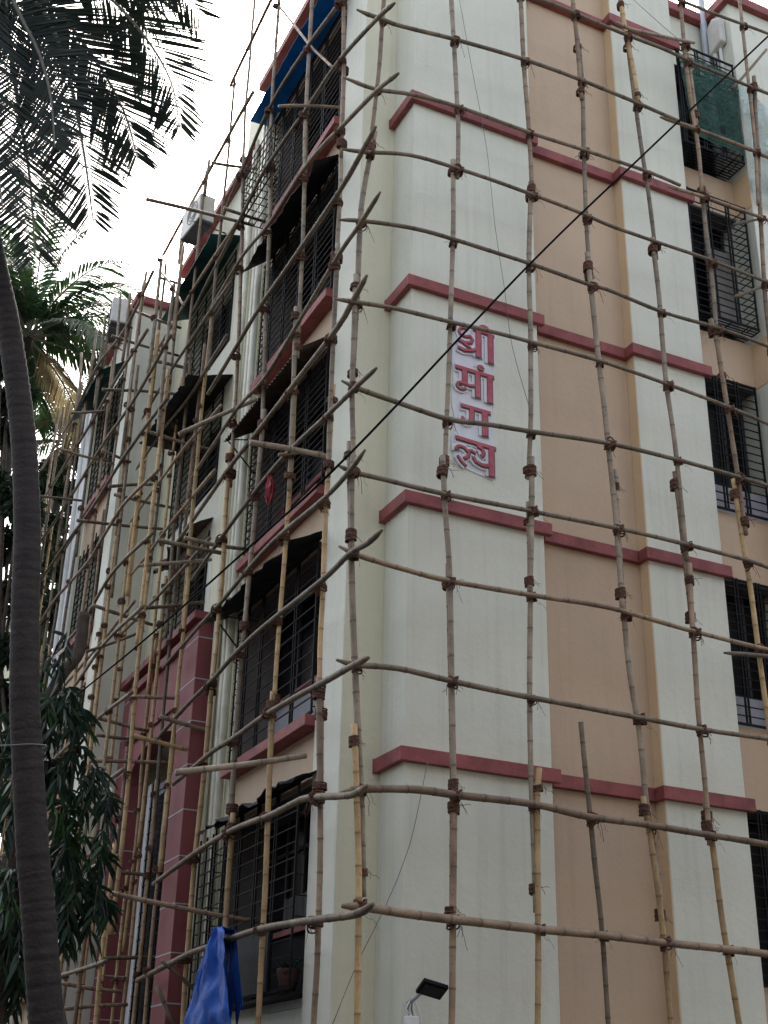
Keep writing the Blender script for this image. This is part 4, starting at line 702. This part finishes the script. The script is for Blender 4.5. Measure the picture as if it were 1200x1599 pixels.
# green shade net and pale bird net at the top right
def sheet(name,P00,P10,P11,P01,m,n=16,amp=.03,seed=1):
    b=MB(); P00,P10,P11,P01=map(Vector,(P00,P10,P11,P01)); rr=random.Random(seed); G=[]
    nor=(P10-P00).cross(P01-P00).normalized()
    for i in range(n+1):
        row=[]
        for j in range(n+1):
            s,t=i/n,j/n; p=P00.lerp(P10,s).lerp(P01.lerp(P11,s),t); row.append(p+nor*amp*noise.noise(p*3+Vector((seed,0,0)))*1.5)
        G.append(row)
    b.grid(G)
    return b.build(name,M[m],None,True)
tag(sheet('shade_net',(4.72,-.06,15.5),(5.72,-.06,15.45),(5.74,-.06,17.1),(4.57,-.06,17.1),'greennet',seed=2),'green shade net stretched over the top window cage','net')
tag(sheet('bird_net',(5.78,-.10,14.6),(6.6,-.10,14.6),(6.9,-.10,16.2),(5.76,-.06,17.1),'whitenet',seed=6),'pale bird net sagging beside the green shade net','net')
# ---------------------------------------------------------------- palms
def frond_mb(pts,nl=60,ll=.6,wd=.03,seed=1,facing=None,droop=.35,start=.12):
    rnd=random.Random(seed); P_=spline(pts,.08); cum=[0]
    for k in range(len(P_)-1): cum.append(cum[-1]+(P_[k+1]-P_[k]).length)
    tot=cum[-1]; b=MB(); b2=MB()
    b2.tube(P_,[.028*(1-.85*c/tot)+.004 for c in cum],6)
    def at_(s):
        k=0
        while k<len(cum)-2 and cum[k+1]<s: k+=1
        t=(s-cum[k])/max(1e-6,cum[k+1]-cum[k]); return P_[k].lerp(P_[k+1],t),(P_[k+1]-P_[k]).normalized()
    for i in range(nl):
        u=start+(1-start)*(i+.5)/nl; p,T_=at_(u*tot)
        f=facing if facing is not None else Vector((0,0,1))
        Sd=T_.cross(f)
        if Sd.length<.1: Sd=T_.cross(Vector((1,0,0)))
        Sd.normalize(); Nn=Sd.cross(T_).normalized()
        env=(.55+.45*math.sin(min(1,u*1.35)*math.pi*.5)) if u<.6 else 1-.62*((u-.6)/.4)**1.6
        for sgn in (-1,1):
            if rnd.random()<.05: continue
            L0=ll*env*rnd.uniform(.85,1.12); ang=R(50-14*u+rnd.uniform(-2,2)+3*math.sin(i*.3+seed))
            d=(T_*math.cos(ang)+Sd*sgn*math.sin(ang)+Nn*rnd.uniform(-.02,.08)).normalized()
            w_=wd*rnd.uniform(.8,1.15)*(1.08-.36*u); pr=p; wv=d.cross(Nn+Sd*rnd.uniform(-.5,.5)).normalized()*w_*.5
            rows=[(p-wv*.42,p+wv*.42)]
            for q,wf in ((.12,.62),(.40,1.0),(.72,.75),(1.0,.05)):
                dd=d*(L0*q)+Vector((0,0,-droop*L0*q*q)); c=p+dd; rows.append((c-wv*wf,c+wv*wf))
            for k in range(4): b.quad(rows[k][0],rows[k][1],rows[k+1][1],rows[k+1][0])
    return b,b2
def palm_trunk(pts,r0,r1,parent,seed):
    P_=spline(pts,.032); n=len(P_); rnd=random.Random(seed); rad=[];out=[];rg=[]
    for k in range(n):
        t=k/n; rad.append((r0+(r1-r0)*t)*(1+.04*((k%3)/2-.5)+rnd.uniform(-.012,.012))); out.append(P_[k]); rg.append((.8 if k%3==0 else .0)*rnd.uniform(.3,1))
    return MB().tube(out,rad,16,True,rg).build('trunk',M['trunk'],parent,True)
PA=thing('coconut_palm','nearest coconut palm with ringed grey trunk and fronds hanging at upper left','palm tree',(PALM_A[0][0],PALM_A[0][1],0))
loc=Vector(PA.location)
def rel(pts,l): return [tuple(Vector(p)-l) for p in pts]
base=[(PALM_A[0][0]+.05,PALM_A[0][1],-.1)]
palm_trunk(rel(base+PALM_A,loc),.165,.10,PA,1)
MB().tube(rel([(PALM_A[1][0]+.1,PALM_A[1][1]-.02,1.9),(PALM_A[1][0]+.16,PALM_A[1][1]-.03,2.25),(PALM_A[1][0]+.10,PALM_A[1][1]-.02,2.62)],loc),[.06,.09,.02],8).build('stump_scar',M['trunk'],PA,True)
CAMP=Vector(cob.location)
q4=Vector(PALM_A[4])
MB().tube(spline(rel([q4+Vector((-.9,-.3,-.12)),q4+Vector((-.25,-.17,.02)),q4+Vector((-.02,-.15,.07)),q4+Vector((.15,-.06,.1)),q4+Vector((.14,.08,.1))],loc),.04),.007,6).build('tie_wire',M['thinwire'],PA,True)
for i,f in enumerate(FRONDS_A):
    if i in (6,7): continue
    mid=Vector(f[2]); face=(CAMP-mid).normalized(); rr=random.Random(i)
    face=(face+Vector((rr.uniform(-.2,.2),rr.uniform(-.2,.2),rr.uniform(-.2,.2)))).normalized()
    b,b2=frond_mb(rel(f,loc),140,.95,.028,100+i,face,.05,.06)
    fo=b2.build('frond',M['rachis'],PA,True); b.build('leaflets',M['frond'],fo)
def palm(name_label,loc,h_from,crown_r,nf,seed,mt,ll,dry=0,nl=42,wd=.05,tilt=(0,0)):
    rnd=random.Random(seed); t=thing('coconut_palm',name_label,'palm tree',(loc[0],loc[1],0)); H_=loc[2]
    palm_trunk([(0,0,-.1),(tilt[0]*.3,tilt[1]*.3,H_*.4),(tilt[0]*.1,0,H_*.75),(0,0,H_)],.17,.10,t,seed)
    for k in range(nf):
        az=k*2.399+rnd.uniform(-.25,.25); el=R(78-92*k/nf+rnd.uniform(-10,10)); Lf=crown_r*rnd.uniform(.85,1.15)
        pts=[Vector((0,0,H_))]; d=Vector((math.cos(az)*math.cos(el),math.sin(az)*math.cos(el),math.sin(el)))
        for q in range(5):
            pts.append(pts[-1]+d*Lf/5); d=(d+Vector((0,0,-.20-.07*q))).normalized()
        b,b2=frond_mb(pts,nl,ll,wd,seed*50+k,None,.55,.12)
        fo=b2.build('frond',M['rachis'],t,True); b.build('leaflets',M['fronddry'] if k>=nf-dry else M[mt],fo)
    return t
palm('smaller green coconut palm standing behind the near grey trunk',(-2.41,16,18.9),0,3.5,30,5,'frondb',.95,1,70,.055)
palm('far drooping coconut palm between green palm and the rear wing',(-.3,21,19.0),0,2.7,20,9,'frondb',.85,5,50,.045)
# ---------------------------------------------------------------- broad-leaved trees
def leaf_cluster(b,c,rad,n,ll,wd,rnd,down=.7):
    for k in range(n):
        while True:
            v=Vector((rnd.uniform(-1,1),rnd.uniform(-1,1),rnd.uniform(-1,1)))
            if v.length<1: break
        p=c+Vector((v.x*rad[0],v.y*rad[1],v.z*rad[2]))
        d=(v*.8+Vector((rnd.uniform(-.6,.6),rnd.uniform(-.6,.6),-down+rnd.uniform(-.4,.4)))).normalized()
        s_=d.cross(Vector((rnd.uniform(-1,1),rnd.uniform(-1,1),rnd.uniform(-.3,.3)))); s_=s_.normalized() if s_.length>.01 else d.orthogonal().normalized()
        l=ll*rnd.uniform(.6,1.2); w_=wd*rnd.uniform(.8,1.2); up=d.cross(s_)*w_*.35
        m1=p+d*l*.35; m2=p+d*l*.7+Vector((0,0,-.04*l)); e=p+d*l+Vector((0,0,-.16*l))
        b.quad(p,m1+s_*w_*.5+up,m2+s_*w_*.36+up,e); b.quad(p,e,m2-s_*w_*.36+up,m1-s_*w_*.5+up)
def sprig(b,tw,p0,p1,n,ll,wd,rnd):
    """drooping twig with long leaves on both sides"""
    p0,p1=Vector(p0),Vector(p1); mid=p0.lerp(p1,.5)+Vector((0,0,.12)); P_=spline([p0,mid,p1],.04); tw.tube(P_,.006,4)
    for k in range(n):
        i=int((len(P_)-1)*(k+1)/n); p=P_[i]; T_=(P_[min(i+1,len(P_)-1)]-P_[max(i-1,0)]).normalized(); az=rnd.uniform(0,6.28)
        d=(T_*.5+Vector((math.cos(az)*.6,math.sin(az)*.6,-.45+rnd.uniform(-.5,.4)))).normalized(); s_=d.cross(Vector((math.sin(az),math.cos(az),.2))).normalized()
        l=ll*rnd.uniform(.7,1.2); w_=wd*rnd.uniform(.8,1.2); up=d.cross(s_)*w_*.3
        m1=p+d*l*.3; m2=p+d*l*.68+Vector((0,0,-.05*l)); e=p+d*l+Vector((0,0,-.2*l))
        b.quad(p,m1+s_*w_*.5+up,m2+s_*w_*.4+up,e); b.quad(p,e,m2-s_*w_*.4+up,m1-s_*w_*.5+up)
TA=thing('ashoka_tree','dark long-leaved tree drooping beside the near palm trunk, sawn branch above','tree',(-3.45,2.2,0))
l0=Vector((-3.45,2.2,0))
tk=MB(); tk.tube(spline([(0,0,-.1),(.02,0,2),(.0,0,4),(-.02,0,5.6)],.15),[.13-.0015*k for k in range(len(spline([(0,0,-.1),(.02,0,2),(.0,0,4),(-.02,0,5.6)],.15)))],10)
tko=tk.build('trunk',M['bark'],TA,True)
MB().tube(spline([(0,0,5.2),(.05,-.05,5.7),(.18,-.1,6.15),(.33,-.12,6.42),(.36,-.12,6.6),(.35,-.12,6.95)],.06),.07,9).build('branch',M['bark'],TA,True)
MB().tube(spline([(.3,-.12,6.40),(.22,-.1,6.5),(.12,-.1,6.45)],.06),.045,8).build('branch',M['bark'],TA,True)
rnd=random.Random(12); lv_=MB(); lv2=MB(); tw=MB()
for (cx,cz,rx,rz,n) in ASHOKA:
    c=Vector((cx,2.0+rnd.uniform(-.3,.3),cz))-l0
    for k in range(n):
        a=rnd.uniform(0,6.28); p0=c+Vector((rnd.uniform(-rx,rx)*.5,rnd.uniform(-.3,.3),rnd.uniform(-rz,rz)*.6+.12)); p1=p0+Vector((math.cos(a)*rx*.9,math.sin(a)*.3,-rnd.uniform(.05,.4)))
        sprig(lv_ if rnd.random()<.85 else lv2,tw,p0,p1,11,.25,.045,rnd)
tag(tw.build('twigs',M['bark'],TA),kind='stuff'); tag(lv_.build('crown',M['ashoka'],TA),kind='stuff'); tag(lv2.build('crown',M['ashoka2'],TA),kind='stuff')
def btree(label,loc,crown,seed,m,ll=.16):
    t=thing('broadleaf_tree',label,'tree',loc); rnd=random.Random(seed); L0=Vector(loc); top=max(c[2] for c in crown); cx=sum(c[0] for c in crown)/len(crown); cy=sum(c[1] for c in crown)/len(crown)
    P_=[(0,0,-.1),(.1,0,top*.3),(cx-L0.x,cy-L0.y,top*.62)]
    sp=spline(P_,.4); MB().tube(sp,[.2*(1-.6*k/len(sp)) for k in range(len(sp))],10).build('trunk',M['bark'],t,True)
    lb=MB(); cr=MB()
    for (x,y,z,r_) in crown:
        c=Vector((x,y,z))-L0; lb.tube(spline([Vector(P_[2]),Vector(P_[2]).lerp(c,.6)+Vector((0,0,-.3)),c],.3),.04,6)
        for q in range(9):
            cc=c+Vector((rnd.gauss(0,.5),rnd.gauss(0,.5),rnd.gauss(0,.45)))*r_
            leaf_cluster(cr,cc,(r_*.40,r_*.40,r_*.34),80,ll,ll*.42,rnd,.4)
    lb.build('limbs',M['bark'],t,True); tag(cr.build('crown',M[m],t),kind='stuff'); return t
btree('dark leafy tree filling the gap right of the near palm trunk',(-1.9,17.5,0),TREE1,3,'broad',.2)
btree('shadowy leafy tree at the left edge behind the near palm trunk',(-3.6,13.0,0),TREE2,4,'broad',.2)
# ---------------------------------------------------------------- distant block, and unseen blocks added to darken the lower walls
DB=thing('distant_building','pale distant apartment block seen between palm trunk and rear wing','building',(-2.5,30,0))
MB().box(-6,3.4,0,12,0,16.5).build('wall',M['creamy'],DB)
MB().box(-6.1,3.5,-.15,12,16.5,16.75).build('coping',M['white'],DB)
for k in range(5):
    for x in (-1.6,.2,1.9):
        f=box('window',x-.5,x+.5,-.06,.0,1.5+3*k,2.9+3*k,M['frame'],DB); box('pane',x-.44,x+.44,-.064,-.061,1.56+3*k,2.84+3*k,M['glass'],f); box('sunshade',x-.6,x+.6,-.5,0,3.0+3*k,3.08+3*k,M['cream'],f)
def shade_block(label,x0,x1,y0,y1,h,wallm,facing):  # block outside the view, added to cut skylight on the lower walls
    t=thing('unseen_shade_block',label,'building',((x0+x1)/2,(y0+y1)/2,0)); cx,cy=(x0+x1)/2,(y0+y1)/2
    MB().box(x0-cx,x1-cx,y0-cy,y1-cy,0,h).build('wall',M[wallm],t); MB().box(x0-cx-.2,x1-cx+.2,y0-cy-.2,y1-cy+.2,h,h+.3).build('roof',M['soffit'],t)
    nfl=int(h//3)
    for k in range(nfl):
        if facing=='y':
            x=x0-cx+1.5
            while x<x1-cx-1.5:
                f=box('window',x,x+1.5,y1-cy,y1-cy+.05,1+3*k,2.4+3*k,M['frame'],t); box('pane',x+.07,x+1.43,y1-cy+.051,y1-cy+.056,1.07+3*k,2.33+3*k,M['glass'],f); x+=3.2
        else:
            y=y0-cy+1.5
            while y<y1-cy-1.5:
                f=box('window',x1-cx,x1-cx+.05,y,y+1.5,1+3*k,2.4+3*k,M['frame'],t); box('pane',x1-cx+.051,x1-cx+.056,y+.07,y+1.43,1.07+3*k,2.33+3*k,M['glass'],f); y+=3.2
    return t
shade_block('unseen block added across the street to shade the lower walls',-22,24,-30,-17.5,16.5,'soffit','y')
shade_block('unseen block added across the side lane to shade the lower walls',-30,-16,-16,26,9.0,'soffit','x')
